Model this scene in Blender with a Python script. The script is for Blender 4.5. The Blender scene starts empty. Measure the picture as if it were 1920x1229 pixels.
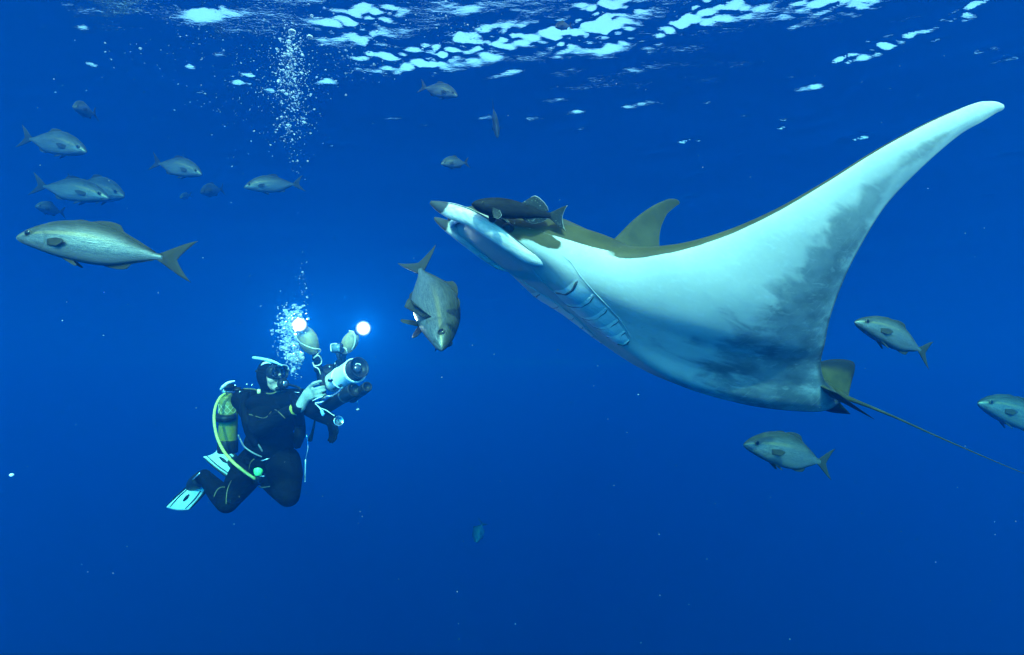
import bpy, bmesh, math, random
import numpy as np
from mathutils import Vector, Matrix, noise
from mathutils.bvhtree import BVHTree

random.seed(7)
RNG = np.random.default_rng(11)
scene = bpy.context.scene
COL = scene.collection

# ------------------------------------------------------------------ camera, sky, sun, exposure
FPX = 1144.0                       # focal length in pixels of a 1920 px wide picture
PITCH = math.radians(5.0)
SURF = 4.2                         # height of the sea surface above the camera
cam_d = bpy.data.cameras.new('camera')
cam_d.sensor_width = 36.0
cam_d.lens = 36.0 * FPX / 1920.0
cam_d.clip_start = 0.05
cam_d.clip_end = 1000
cam = bpy.data.objects.new('camera', cam_d)
COL.objects.link(cam)
cam.rotation_euler = (math.radians(90) + PITCH, 0, 0)
scene.camera = cam

SUN_EL = math.radians(34)
SUN_AZ = math.radians(180)         # compass style: 0 = +Y (ahead), 180 = behind the camera
world = bpy.data.worlds.new('World')
scene.world = world
world.use_nodes = True
wn = world.node_tree.nodes
wl = world.node_tree.links
sky = wn.new('ShaderNodeTexSky')
sky.sky_type = 'NISHITA'
sky.sun_disc = False
sky.sun_elevation = SUN_EL
sky.sun_rotation = SUN_AZ
sky.dust_density = 3.0
sky.air_density = 1.1
sky.ozone_density = 0.0
wl.new(sky.outputs[0], wn['Background'].inputs[0])
wn['Background'].inputs[1].default_value = 0.15

sun_d = bpy.data.lights.new('sun', 'SUN')
sun_d.energy = 2.4
sun_d.angle = math.radians(0.6)
sun_d.color = (1.0, 0.96, 0.72)
sun = bpy.data.objects.new('sun', sun_d)
COL.objects.link(sun)
to_sun = Vector((math.sin(SUN_AZ) * math.cos(SUN_EL), math.cos(SUN_AZ) * math.cos(SUN_EL), math.sin(SUN_EL)))
sun.rotation_euler = to_sun.to_track_quat('Z', 'Y').to_euler()
sun.location = to_sun * 30

scene.view_settings.view_transform = 'Standard'
scene.view_settings.look = 'None'
scene.view_settings.gamma = 1.0
scene.view_settings.use_curve_mapping = False
scene.view_settings.exposure = 2.05
scene.render.engine = 'CYCLES'
cy = scene.cycles
cy.use_denoising = True
cy.denoiser = 'OPENIMAGEDENOISE'
cy.max_bounces = 8
cy.volume_bounces = 1
cy.transparent_max_bounces = 16
cy.sample_clamp_indirect = 6.0
cy.caustics_reflective = False
cy.caustics_refractive = False

CP, SP = math.cos(PITCH), math.sin(PITCH)


def at(px, py, d):
    """point that lies d metres ahead of the camera at a place of the 1920 x 1229 photograph"""
    xc = (px - 960) / FPX * d
    yc = (614.5 - py) / FPX * d
    return Vector((xc, d * CP - yc * SP, d * SP + yc * CP))


# ------------------------------------------------------------------ helpers: objects, meshes, materials
def empty(name, loc=(0, 0, 0), label=None, cat=None, group=None, rot=None):
    o = bpy.data.objects.new(name, None)
    o.empty_display_size = 0.1
    COL.objects.link(o)
    o.location = loc
    if rot is not None:
        o.matrix_world = Matrix.Translation(Vector(loc)) @ rot.to_4x4()
    tag(o, label, cat, group)
    return o


def tag(o, label=None, cat=None, group=None, kind=None):
    if label: o['label'] = label
    if cat: o['category'] = cat
    if group: o['group'] = group
    if kind: o['kind'] = kind
    return o


def link(name, me, parent=None, loc=None):
    o = bpy.data.objects.new(name, me)
    COL.objects.link(o)
    if parent is not None:
        o.parent = parent
    if loc is not None:
        o.location = loc
    return o


def mk(name, verts, faces, mat=None, smooth=True):
    me = bpy.data.meshes.new(name)
    me.from_pydata([tuple(v) for v in verts], [], faces)
    if smooth:
        me.polygons.foreach_set('use_smooth', [True] * len(me.polygons))
    if mat is not None:
        for m in (mat if isinstance(mat, (list, tuple)) else [mat]):
            me.materials.append(m)
    me.update()
    return me


def obj(name, verts, faces, mat=None, parent=None, smooth=True):
    return link(name, mk(name, verts, faces, mat, smooth), parent)


def fix_normals(me):
    bm = bmesh.new(); bm.from_mesh(me)
    bmesh.ops.recalc_face_normals(bm, faces=bm.faces)
    bm.to_mesh(me); bm.free()


class Geo:
    """collects pieces of one part"""
    def __init__(self):
        self.v = []; self.f = []

    def add(self, v, f):
        n = len(self.v)
        self.v += [Vector(p) for p in v]
        self.f += [tuple(i + n for i in q) for q in f]
        return self

    def tube(self, pts, r, n=8, sub=4, caps=True, closed=False):
        self.add(*tube(pts, r, n, sub, caps, closed)); return self

    def ell(self, c, rx, ry=None, rz=None, rot=None, nu=16, nv=10):
        self.add(*ellipsoid(c, rx, ry, rz, rot, nu, nv)); return self

    def lathe(self, prof, M=None, n=24):
        self.add(*lathe(prof, M, n)); return self

    def box(self, c, sx, sy, sz, rot=None, bev=0.15):
        self.add(*box(c, sx, sy, sz, rot, bev)); return self

    def done(self, name, mat, parent=None, smooth=True):
        return obj(name, self.v, self.f, mat, parent, smooth)


def cr(pts, sub):
    """Catmull-Rom through rows of numbers"""
    P = np.array(pts, float)
    if len(P) < 3 or sub <= 1:
        return P
    Q = np.vstack([2 * P[0] - P[1], P, 2 * P[-1] - P[-2]])
    out = []
    for i in range(1, len(Q) - 2):
        p0, p1, p2, p3 = Q[i - 1:i + 3]
        for k in range(sub):
            t = k / sub
            out.append(0.5 * ((2 * p1) + (-p0 + p2) * t + (2 * p0 - 5 * p1 + 4 * p2 - p3) * t * t + (-p0 + 3 * p1 - 3 * p2 + p3) * t ** 3))
    out.append(P[-1])
    return np.array(out)


def tube(pts, r, n=8, sub=4, caps=True, closed=False):
    rr = r if isinstance(r, (list, tuple)) else [r] * len(pts)
    P = cr([list(p) + [q] for p, q in zip(pts, rr)], sub)
    C = [Vector(p[:3]) for p in P]; R = [max(p[3], 1e-4) for p in P]
    v, f = [], []
    t0 = (C[1] - C[0]).normalized()
    nrm = t0.orthogonal().normalized()
    for i, c in enumerate(C):
        a = C[max(i - 1, 0)]; b = C[min(i + 1, len(C) - 1)]
        t = (b - a).normalized() if (b - a).length > 1e-9 else t0
        nrm = (nrm - t * nrm.dot(t))
        nrm = nrm.normalized() if nrm.length > 1e-6 else t.orthogonal().normalized()
        bn = t.cross(nrm)
        for k in range(n):
            an = 2 * math.pi * k / n
            v.append(c + (nrm * math.cos(an) + bn * math.sin(an)) * R[i])
    m = len(C)
    for i in range(m - 1):
        for k in range(n):
            k2 = (k + 1) % n
            f.append((i * n + k, i * n + k2, (i + 1) * n + k2, (i + 1) * n + k))
    if caps:
        for ring, c, flip in ((0, C[0] - (C[1] - C[0]).normalized() * R[0] * 0.6, True), (m - 1, C[-1] + (C[-1] - C[-2]).normalized() * R[-1] * 0.6, False)):
            v.append(c); j = len(v) - 1
            for k in range(n):
                k2 = (k + 1) % n
                q = (ring * n + k, ring * n + k2, j)
                f.append(tuple(reversed(q)) if flip else q)
    return v, f


def ellipsoid(c, rx, ry=None, rz=None, rot=None, nu=16, nv=10):
    ry = rx if ry is None else ry; rz = rx if rz is None else rz
    v, f = [], []
    R = rot or Matrix.Identity(3)
    c = Vector(c)
    for j in range(1, nv):
        th = math.pi * j / nv
        for i in range(nu):
            ph = 2 * math.pi * i / nu
            v.append(c + R @ Vector((rx * math.sin(th) * math.cos(ph), ry * math.sin(th) * math.sin(ph), rz * math.cos(th))))
    top = len(v); v.append(c + R @ Vector((0, 0, rz))); bot = len(v); v.append(c + R @ Vector((0, 0, -rz)))
    for j in range(nv - 2):
        for i in range(nu):
            i2 = (i + 1) % nu
            f.append((j * nu + i, (j + 1) * nu + i, (j + 1) * nu + i2, j * nu + i2))
    for i in range(nu):
        i2 = (i + 1) % nu
        f.append((top, i, i2)); f.append((bot, (nv - 2) * nu + i2, (nv - 2) * nu + i))
    return v, f


def frame(z, up=(0, 0, 1)):
    """rotation whose local Z points along z"""
    z = Vector(z).normalized()
    x = Vector(up).cross(z)
    x = x.normalized() if x.length > 1e-6 else z.orthogonal().normalized()
    y = z.cross(x)
    return Matrix((x, y, z)).transposed()


def lathe(prof, M=None, n=24):
    """profile [(radius, height)] turned round local Z; M a 4x4 matrix"""
    M = M or Matrix.Identity(4)
    v, f = [], []
    for r, h in prof:
        for k in range(n):
            a = 2 * math.pi * k / n
            v.append(M @ Vector((r * math.cos(a), r * math.sin(a), h)))
    m = len(prof)
    for i in range(m - 1):
        for k in range(n):
            k2 = (k + 1) % n
            f.append((i * n + k, i * n + k2, (i + 1) * n + k2, (i + 1) * n + k))
    if prof[0][0] > 1e-6: f.append(tuple(reversed(range(n))))
    if prof[-1][0] > 1e-6: f.append(tuple((m - 1) * n + k for k in range(n)))
    return v, f


def box(c, sx, sy, sz, rot=None, bev=0.15):
    R = rot or Matrix.Identity(3)
    b = bev * min(sx, sy, sz)
    bm = bmesh.new()
    bmesh.ops.create_cube(bm, size=1.0)
    for q in bm.verts:
        q.co = Vector((q.co.x * sx, q.co.y * sy, q.co.z * sz))
    if b > 0:
        bmesh.ops.bevel(bm, geom=list(bm.edges), offset=b, segments=2, affect='EDGES')
    v = [Vector(c) + R @ q.co for q in bm.verts]
    f = [tuple(q.index for q in p.verts) for p in bm.faces]
    bm.free()
    return v, f


def matrix(loc, R):
    return Matrix.Translation(Vector(loc)) @ R.to_4x4()


class NT:
    """small node-tree writer"""
    def __init__(self, name):
        self.m = bpy.data.materials.new(name)
        self.m.use_nodes = True
        self.t = self.m.node_tree
        self.t.nodes.clear()
        self.out = self.n('ShaderNodeOutputMaterial')

    def n(self, kind, ins=None, **kw):
        x = self.t.nodes.new(kind)
        for k, q in kw.items():
            setattr(x, k, q)
        for k, q in (ins or {}).items():
            self.put(x, k, q)
        return x

    def put(self, x, k, q):
        s = x.inputs[k]
        if hasattr(q, 'outputs'):
            q = q.outputs[0]
        if isinstance(q, bpy.types.NodeSocket):
            self.t.links.new(q, s)
        else:
            if isinstance(q, tuple) and len(q) == 3 and s.type == 'RGBA':
                q = q + (1,)
            s.default_value = q

    def math(self, op, a, b=0.0, c=0.0, clamp=False):
        x = self.n('ShaderNodeMath', {0: a, 1: b}, operation=op, use_clamp=clamp)
        if op in ('MULTIPLY_ADD', 'COMPARE'):
            self.put(x, 2, c)
        return x.outputs[0]

    def mix(self, f, a, b, mode='MIX'):
        x = self.n('ShaderNodeMix', data_type='RGBA', blend_type=mode)
        self.put(x, 0, f); self.put(x, 6, a); self.put(x, 7, b)
        return x.outputs[2]

    def ramp(self, f, lo, hi, a=0.0, b=1.0, smooth=True):
        x = self.n('ShaderNodeMapRange', {0: f, 1: lo, 2: hi, 3: a, 4: b})
        if smooth: x.interpolation_type = 'SMOOTHSTEP'
        return x.outputs[0]

    def attr(self, name):
        return self.n('ShaderNodeAttribute', attribute_name=name).outputs['Fac']

    def coords(self, scale=(1, 1, 1), which='Object'):
        c = self.n('ShaderNodeTexCoord')
        mp = self.n('ShaderNodeMapping', {'Vector': c.outputs[which], 'Scale': scale})
        return mp.outputs[0]

    def noise(self, vec, scale, detail=4.0, rough=0.55, dist=0.0):
        return self.n('ShaderNodeTexNoise', {'Vector': vec, 'Scale': scale, 'Detail': detail, 'Roughness': rough, 'Distortion': dist}).outputs[0]

    def bump(self, h, strength=0.3, dist=0.01):
        return self.n('ShaderNodeBump', {'Height': h, 'Strength': strength, 'Distance': dist}).outputs[0]

    def surf(self, base, rough=0.5, metal=0.0, spec=0.5, normal=None, **extra):
        p = self.n('ShaderNodeBsdfPrincipled', {'Base Color': base, 'Roughness': rough, 'Metallic': metal, 'Specular IOR Level': spec})
        if normal is not None: self.put(p, 'Normal', normal)
        for k, q in extra.items():
            self.put(p, k.replace('_', ' '), q)
        self.t.links.new(p.outputs[0], self.out.inputs[0])
        return self.m


def plain(name, colr, rough=0.5, metal=0.0, spec=0.5, var=0.25, scale=30.0, bump=0.1):
    t = NT(name)
    c = t.coords()
    n1 = t.noise(c, scale, 5)
    dark = tuple(q * (1 - var) for q in colr); lite = tuple(min(q * (1 + var), 1.0) for q in colr)
    b = t.mix(t.ramp(n1, 0.3, 0.7), dark, lite)
    return t.surf(b, rough, metal, spec, t.bump(t.noise(c, scale * 4, 3), bump, 0.004))


def add_attr(me, name, vals):
    a = me.attributes.new(name, 'FLOAT', 'POINT')
    a.data.foreach_set('value', np.asarray(vals, dtype=np.float32))


def sstep(x, a, b):
    t = np.clip((np.asarray(x, float) - a) / (b - a), 0, 1)
    return t * t * (3 - 2 * t)

# ------------------------------------------------------------------ the sea: body of water and its surface
WATER_TOP = SURF - 0.62
t = NT('sea_water')
pv = t.n('ShaderNodeVolumePrincipled')
DENS = 0.17
pv.inputs['Density'].default_value = DENS
pv.inputs['Anisotropy'].default_value = 0.66
S_SCAT = (0.0001, 0.0110, 0.0455)
S_ABS = (0.210, 0.0290, 0.0012)
colr = tuple(s / DENS for s in S_SCAT)
absn = tuple((1 - min(1.0, a / (DENS * (1 - c)))) ** 2 for a, c in zip(S_ABS, colr))
pv.inputs['Color'].default_value = colr + (1,)
pv.inputs['Absorption Color'].default_value = absn + (1,)
t.t.links.new(pv.outputs[0], t.out.inputs['Volume'])
X0, X1, Y0, Y1, Z0 = -110.0, 110.0, -45.0, 140.0, -70.0
vv = [(x, y, z) for z in (Z0, WATER_TOP) for y in (Y0, Y1) for x in (X0, X1)]
w = obj('water', vv, [(0, 2, 3, 1), (4, 5, 7, 6), (0, 1, 5, 4), (2, 6, 7, 3), (0, 4, 6, 2), (1, 3, 7, 5)], t.m, None, False)
tag(w, 'clear deep blue open sea water', kind='structure')

t = NT('sea_surface')
c = t.coords((1, 1, 1))
bn = t.bump(t.math('ADD', t.noise(t.coords((0.8, 1.5, 1)), 6.0, 4, 0.55), t.math('MULTIPLY', t.noise(t.coords((1.4, 2.2, 1)), 14.0, 3, 0.5, 0.8), 0.25)), 0.13, 0.05)
fr = t.n('ShaderNodeFresnel', {'IOR': 1.195, 'Normal': bn})
tr = t.n('ShaderNodeBsdfTransparent')
gl = t.n('ShaderNodeBsdfGlossy', {'Roughness': 0.03, 'Normal': bn})
mx = t.n('ShaderNodeMixShader', {0: fr, 1: tr, 2: gl})
t.t.links.new(mx.outputs[0], t.out.inputs[0])
nx, ny = 640, 720
ys = 3.0 * (125.0 / 3.0) ** np.linspace(0, 1, ny)
us = np.concatenate([np.linspace(-9, -1.2, 40), np.linspace(-1.15, 1.25, nx - 80), np.linspace(1.3, 9, 40)])
Y, Uu = np.meshgrid(ys, us, indexing='ij')
X = Uu * (Y + 1.5)
h = np.zeros_like(X)
for k in range(26):
    lam = 0.35 * (5.5 / 0.35) ** RNG.random()
    th = math.radians(RNG.normal(70, 30))
    amp = 0.0014 * lam * (0.6 + 0.8 * RNG.random())
    kx, ky = 2 * math.pi / lam * math.cos(th), 2 * math.pi / lam * math.sin(th)
    ph = RNG.random() * 6.28
    sw = np.sin(kx * X + ky * Y + ph + 0.5 * np.sin(0.31 * X + 0.2 * Y + k))
    fade = 1.0 / (1.0 + (Y * 0.004 / lam) ** 2 * 8)
    h += amp * fade * sw
nz = np.zeros_like(X)
for k in range(22):
    lam = 0.10 * (0.7 / 0.10) ** RNG.random(); th = math.radians(RNG.normal(60, 40))
    nz += np.sin(2 * math.pi / lam * (math.cos(th) * X + math.sin(th) * Y) + RNG.random() * 6.28) * (lam / 0.7) ** 0.5
nz /= nz.std()
# steeper crests whose far sides tilt enough to open a window to the sky
for pts, A in (((( -2.0, 8.25), (-1.58, 8.09), (-.70, 7.67), (0., 7.38), (.47, 7.36), (.75, 7.45)), .135),
               (((.35, 7.5), (.58, 7.45), (1.21, 7.36), (1.5, 7.4)), .11), (((.6, 6.98), (.76, 6.94), (1.41, 6.97), (1.6, 6.9)), .12),
               (((1.55, 7.7), (1.71, 7.51), (1.97, 7.05), (2.36, 6.76), (2.69, 6.48), (3.0, 6.3)), .15),
               (((3.0, 6.75), (3.28, 6.6), (3.86, 6.46), (4.2, 6.4)), .12), (((4.1, 8.1), (4.34, 7.94), (4.6, 7.64), (4.91, 7.36), (5.1, 7.2)), .14),
               (((-2.4, 7.2), (-2.0, 7.03), (-1.37, 6.81), (-1.1, 6.8)), .10), (((-4.1, 8.6), (-3.85, 8.42), (-3.6, 8.35), (-3.4, 8.5)), .12),
               (((5.5, 10.7), (5.85, 10.47), (6.3, 10.3)), .13), (((2.8, 10.7), (3.13, 10.52), (3.5, 10.5)), .12),
               (((4.9, 6.95), (5.12, 6.81), (5.4, 6.75)), .11), (((-2.2, 7.9), (-1.81, 7.64), (-1.4, 7.7)), .10)):
    px_, py_ = np.array([q[0] for q in pts]), np.array([q[1] for q in pts])
    mid_ = X - 0.0
    e = np.clip((X - px_[0]) / (0.35 * (px_[-1] - px_[0])), 0, 1) * np.clip((px_[-1] - X) / (0.35 * (px_[-1] - px_[0])), 0, 1)
    yr = np.interp(X, px_, py_) + 0.05 * np.sin(9 * X + A * 80) + 0.03 * np.sin(23 * X)
    h += 0.40 * A * e ** 0.8 * (0.50 + 0.36 * nz) * np.exp(-((Y - yr + 0.24) / 0.30) ** 2)
for _ in range(300):
    x0, y0 = RNG.uniform(-8, 11), 6.5 + 9.5 * RNG.random() ** 1.3
    wx, wy = RNG.uniform(.05, .30), RNG.uniform(.06, .13)
    sk = RNG.uniform(-.5, .1)
    h += RNG.uniform(.10, .30) * wy * np.exp(-((X - x0) / wx) ** 2 - ((Y - y0 - sk * (X - x0)) / wy) ** 2) * (0.75 + 0.25 * nz)
Z = SURF + h
vv = np.stack([X, Y, Z], -1).reshape(-1, 3)
idx = np.arange(nx * ny).reshape(ny, nx)
q = np.stack([idx[:-1, :-1], idx[:-1, 1:], idx[1:, 1:], idx[1:, :-1]], -1).reshape(-1, 4)
me = bpy.data.meshes.new('water_surface')
me.vertices.add(len(vv)); me.vertices.foreach_set('co', vv.ravel())
me.loops.add(q.size); me.loops.foreach_set('vertex_index', q.ravel())
me.polygons.add(len(q)); me.polygons.foreach_set('loop_start', np.arange(0, q.size, 4))
me.polygons.foreach_set('loop_total', np.full(len(q), 4))
me.polygons.foreach_set('use_smooth', np.ones(len(q), bool))
me.update(); me.validate()
me.materials.append(t.m)
tag(link('water_surface', me), 'rippled sea surface seen from below with bright glints', kind='structure')

# ------------------------------------------------------------------ the devil ray
# local axes of the ray: x forward, y to its left side, z up its back; built symmetrical about y = 0
def ray_axes():
    F = (at(840, 405, 2.3) - at(1560, 765, 3.0)).normalized()
    S = at(1883, 196, 2.1) - at(1274, 377, 3.8)
    S = (S - F * S.dot(F)).normalized()
    U = F.cross(S).normalized()
    org = at(1560, 765, 3.0)
    mid = (at(1883, 196, 2.1) + at(1274, 377, 3.8)) / 2
    org = org - S * (org - mid).dot(S)
    return F, S, U, org


RF, RS, RU, RO = ray_axes()
ray = empty('manta_ray', RO, 'huge white bellied devil ray with one wing swept up high and a long thin tail', 'ray',
            rot=Matrix((RF, RS, RU)).transposed())

ST = [  # leading edge, trailing edge, of sections from the midline to the wing tip
    ((2.075, 0.000, 0.050), (-0.10, 0.000, 0.070)),
    ((2.065, 0.090, 0.048), (0.04, 0.065, 0.068)),
    ((2.000, 0.172, 0.030), (0.20, 0.130, 0.080)),
    ((1.740, 0.235, 0.058), (0.33, 0.205, 0.122)),
    ((1.545, 0.300, 0.088), (0.425, 0.285, 0.176)),
    ((1.392, 0.400, 0.161), (0.545, 0.385, 0.248)),
    ((1.267, 0.500, 0.263), (0.659, 0.500, 0.349)),
    ((1.161, 0.600, 0.389), (0.740, 0.605, 0.455)),
    ((1.063, 0.690, 0.538), (0.785, 0.700, 0.585)),
    ((0.965, 0.770, 0.697), (0.775, 0.782, 0.715)),
    ((0.852, 0.840, 0.846), (0.735, 0.850, 0.845)),
    ((0.752, 0.885, 0.950), (0.692, 0.886, 0.913)),
    ((0.708, 0.899, 0.980), (0.664, 0.900, 0.955)),
    ((0.676, 0.907, 0.993), (0.646, 0.908, 0.978)),
    ((0.652, 0.911, 0.996), (0.641, 0.911, 0.989)),
]
NC = 64
CG = 0.5 - 0.5 * np.cos(np.linspace(0, math.pi, NC))


def table(xs, ys):
    """smooth curve through a table (monotone enough for these shapes)"""
    P = cr(list(zip(xs, ys)), 12)
    return np.interp(CG, P[:, 0], P[:, 1])


foil = 2.598 * np.sqrt(CG) * (1 - CG)
foil_r = 1.1 * np.sin(math.pi * np.clip(CG, 0, 1)) ** 0.8       # fuller towards the rear
LOW, UPP = [], []
cs = [0, .02, .05, .10, .18, .27, .40, .50, .60, .75, .88, .96, 1]
LOW.append(-table(cs, [0, .062, .086, .104, .130, .172, .238, .270, .268, .222, .150, .085, .0]))
UPP.append(table(cs, [0, .028, .060, .105, .140, .150, .172, .180, .165, .125, .075, .040, .0]))
LOW.append(-table(cs, [0, .058, .080, .098, .124, .165, .228, .258, .252, .205, .130, .070, .0]))
UPP.append(table(cs, [0, .028, .058, .100, .134, .145, .165, .172, .156, .115, .066, .034, .0]))
LOW.append(-table(cs, [0, .034, .050, .066, .098, .140, .186, .200, .192, .150, .085, .040, .0]))
UPP.append(table(cs, [0, .030, .052, .086, .118, .128, .140, .142, .126, .085, .042, .020, .0]))
for tl, tu in ((.168, .085), (.152, .062), (.118, .046), (.080, .034), (.050, .026), (.028, .020), (.022, .015), (.017, .012), (.013, .010), (.011, .009), (.008, .007), (.003, .003)):
    LOW.append(-(tl * (0.55 * foil + 0.45 * foil_r)))
    UPP.append(tu * foil + 0.35 * tu * np.sqrt(CG) * (1 - CG) ** 6 * 6)
LOW = np.array(LOW); UPP = np.array(UPP)
LE = np.array([a for a, b in ST]); TE = np.array([b for a, b in ST])
SUBV = 10
allrow = cr(np.hstack([LE, TE, LOW, UPP]), SUBV)
NV = len(allrow)
LEi, TEi = allrow[:, 0:3], allrow[:, 3:6]
LOWi, UPPi = np.minimum(allrow[:, 6:6 + NC], -0.0012), np.maximum(allrow[:, 6 + NC:], 0.0012)
LOWi[:, 0] = UPPi[:, 0] = 0; LOWi[:, -1] = UPPi[:, -1] = 0
LEi[0, 1] = TEi[0, 1] = 0
PV, at_c, at_v, at_d = [], [], [], []
FV = []
vfr = np.linspace(0, 14 / 12, NV)


def section_dir(j):
    """unit normal of the wing sheet in the y-z plane at section j"""
    a = LEi[max(j - 1, 0)] + TEi[max(j - 1, 0)]; b = LEi[min(j + 1, NV - 1)] + TEi[min(j + 1, NV - 1)]
    d = (b - a)[1:]; d /= np.linalg.norm(d) + 1e-9
    k = sstep(vfr[j], 0.10, 0.45)
    nrm = np.array([-d[1], d[0]]) * k + np.array([0, 1.0]) * (1 - k)
    return nrm / np.linalg.norm(nrm)


for j in range(NV):
    nrm = section_dir(j)
    base = LEi[j][None] * (1 - CG[:, None]) + TEi[j][None] * CG[:, None]
    # the chord line of the wing bows a little towards the belly
    for side, off in ((0, LOWi[j]), (1, UPPi[j])):
        rng = range(NC) if side == 0 else range(1, NC - 1)
        for i in rng:
            p = base[i].copy()
            p[1] += nrm[0] * off[i]; p[2] += nrm[1] * off[i]
            if j == 0: p[1] = 0
            # swelling of the gill pouch behind the eye
            if side == 0:
                g = math.exp(-((p[0] - 1.60) / 0.11) ** 2 - ((p[1] - 0.175) / 0.055) ** 2)
                p[2] -= 0.016 * g
            PV.append(p); at_c.append(CG[i]); at_v.append(vfr[j])
            at_d.append(1.0 if side else float(1 - sstep(CG[i], 0.006, 0.016)) * float(sstep(vfr[j], .30, .36)) * float(1 - sstep(vfr[j], .84, .93)))
RW = NC + NC - 2
lo = lambda j, i: j * RW + i
up = lambda j, i: j * RW + (i if i in (0, NC - 1) else NC + i - 1)
for j in range(NV - 1):
    for i in range(NC - 1):
        FV.append((lo(j, i), lo(j, i + 1), lo(j + 1, i + 1), lo(j + 1, i)))
        FV.append((up(j, i), up(j + 1, i), up(j + 1, i + 1), up(j, i + 1)))
PV = np.array(PV); n0 = len(PV)
M2 = PV.copy(); M2[:, 1] *= -1
FV2 = [tuple(n0 + k for k in reversed(q)) for q in FV]
tipf = [lo(NV - 1, i) for i in range(NC)] + [up(NV - 1, i) for i in range(NC - 2, 0, -1)]
FV += [tuple(reversed(tipf))]; FV2 += [tuple(n0 + k for k in tipf)]
allv = np.vstack([PV, M2])
at_c = np.array(at_c * 2); at_v = np.array(at_v * 2); at_d = np.array(at_d * 2)
wabs = np.abs(allv[:, 1])
# pigment: how far into the dusky rear zone of the belly a point lies
thr = np.interp(at_v, [0, .12, .22, .35, .5, .6, .68, .75, .82, .9, 1], [.56, .55, .53, .50, .44, .40, .35, .38, .45, .8, 1.3])
dusk = at_c - thr
dusk = np.minimum(dusk, np.interp(at_v, [0, .25, .4, .6, .7, .85, 1], [1.1, 1.1, 1.1, 1.0, .80, .70, .5]) - at_c + 0.04)
rim = sstep(at_c, 0.975, 0.996)
# olive patch round the eye
eye_pos = np.array([1.915, 0.192, 0.020])
t = NT('ray_skin')
co = t.coords((1, 1, 1))
dors = t.attr('dors'); dsk = t.attr('dusk'); rm = t.attr('rim'); pat = t.attr('patch')
n_st = t.noise(t.coords((1.6, 5.5, 5.5)), 2.4, 5, 0.55, 0.5)
n_fi = t.noise(t.coords((6.0, 16.0, 16.0)), 5.0, 6, 0.65)
n_sk = t.noise(co, 60.0, 4)
edge = t.math('ADD', dsk, t.math('ADD', t.math('MULTIPLY', t.math('SUBTRACT', n_st, 0.5), 0.80), t.math('MULTIPLY', t.math('SUBTRACT', n_fi, 0.5), 0.16)))
dk = t.ramp(edge, -0.06, 0.20)
n_soft = t.ramp(t.noise(co, 4.0, 5), 0.25, 0.75)
white = t.mix(n_soft, (0.37, 0.39, 0.345), (0.29, 0.325, 0.30))
white = t.mix(t.math('MULTIPLY', t.ramp(n_fi, 0.5, 0.72), 0.35), white, (0.42, 0.47, 0.48))
dark = t.mix(t.ramp(t.noise(t.coords((1.2, 3.0, 3.0)), 3.0, 6, 0.6), 0.35, 0.68), (0.050, 0.080, 0.090), (0.135, 0.175, 0.18))
belly = t.mix(t.math('MULTIPLY', dk, t.attr('duskmax')), white, dark)
olive = t.mix(t.ramp(t.noise(co, 7.0, 6), 0.3, 0.7), (0.028, 0.029, 0.011), (0.050, 0.048, 0.018))
olive = t.mix(t.math('MULTIPLY', t.ramp(n_fi, 0.45, 0.8), 0.5), olive, (0.028, 0.030, 0.015))
dd = t.ramp(t.math('ADD', t.math('MAXIMUM', dors, pat), t.math('MULTIPLY', t.math('SUBTRACT', t.noise(co, 16.0, 6, 0.65), 0.5), 0.95)), 0.38, 0.62)
base = t.mix(dd, belly, olive)
base = t.mix(t.math('MULTIPLY', rm, 0.85), base, (0.03, 0.04, 0.045))
vor = t.n('ShaderNodeTexVoronoi', {'Vector': co, 'Scale': 11.0})
spot = t.math('MULTIPLY', t.ramp(vor.outputs['Distance'], 0.075, 0.03), t.ramp(t.noise(co, 2.3, 1), 0.52, 0.60))
base = t.mix(t.math('MULTIPLY', spot, 0.7), base, (0.10, 0.10, 0.09))
scr = t.noise(t.coords((3.0, 30.0, 18.0)), 2.0, 3, 0.5, 1.2)
base = t.mix(t.math('MULTIPLY', t.math('MULTIPLY', t.ramp(scr, 0.60, 0.70), t.math('SUBTRACT', 1.0, dd)), 0.34), base, (0.30, 0.33, 0.32))
scr2 = t.noise(t.coords((40.0, 5.0, 9.0)), 1.0, 2, 0.5, 1.0)
base = t.mix(t.math('MULTIPLY', t.math('MULTIPLY', t.ramp(scr2, 0.64, 0.72), t.math('SUBTRACT', 1.0, dd)), 0.24), base, (0.35, 0.36, 0.33))
ray_skin = t.surf(base, 0.5, 0.0, 0.10, t.bump(t.math('ADD', n_sk, t.math('MULTIPLY', n_fi, 1.2)), 0.10, 0.004))
me = mk('body', allv, FV + FV2, ray_skin)
d2 = np.sum(((allv - eye_pos) / np.array([0.085, 0.06, 0.036])) ** 2, 1)
d3 = np.sum(((allv - np.array([1.79, 0.222, 0.034])) / np.array([0.085, 0.05, 0.026])) ** 2, 1)
for q in (allv * np.array([1, -1, 1]),):
    d2 = np.minimum(d2, np.sum(((q - eye_pos) / np.array([0.085, 0.06, 0.036])) ** 2, 1))
    d3 = np.minimum(d3, np.sum(((q - np.array([1.79, 0.222, 0.034])) / np.array([0.085, 0.05, 0.026])) ** 2, 1))
add_attr(me, 'dors', at_d); add_attr(me, 'dusk', np.where(at_d > 0.5, -1, dusk)); add_attr(me, 'rim', rim); add_attr(me, 'duskmax', np.interp(at_v, [0, .45, .6, .75, .9, 1], [.95, .93, .80, .62, .5, .3]))
add_attr(me, 'patch', np.clip(np.maximum(1.15 - d2 * 0.65, 1.1 - d3 * 0.6), 0, 1))
bm = bmesh.new(); bm.from_mesh(me)
bmesh.ops.remove_doubles(bm, verts=bm.verts, dist=0.0004)
bmesh.ops.recalc_face_normals(bm, faces=bm.faces)
bm.to_mesh(me); bm.free()
link('body', me, ray)
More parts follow.
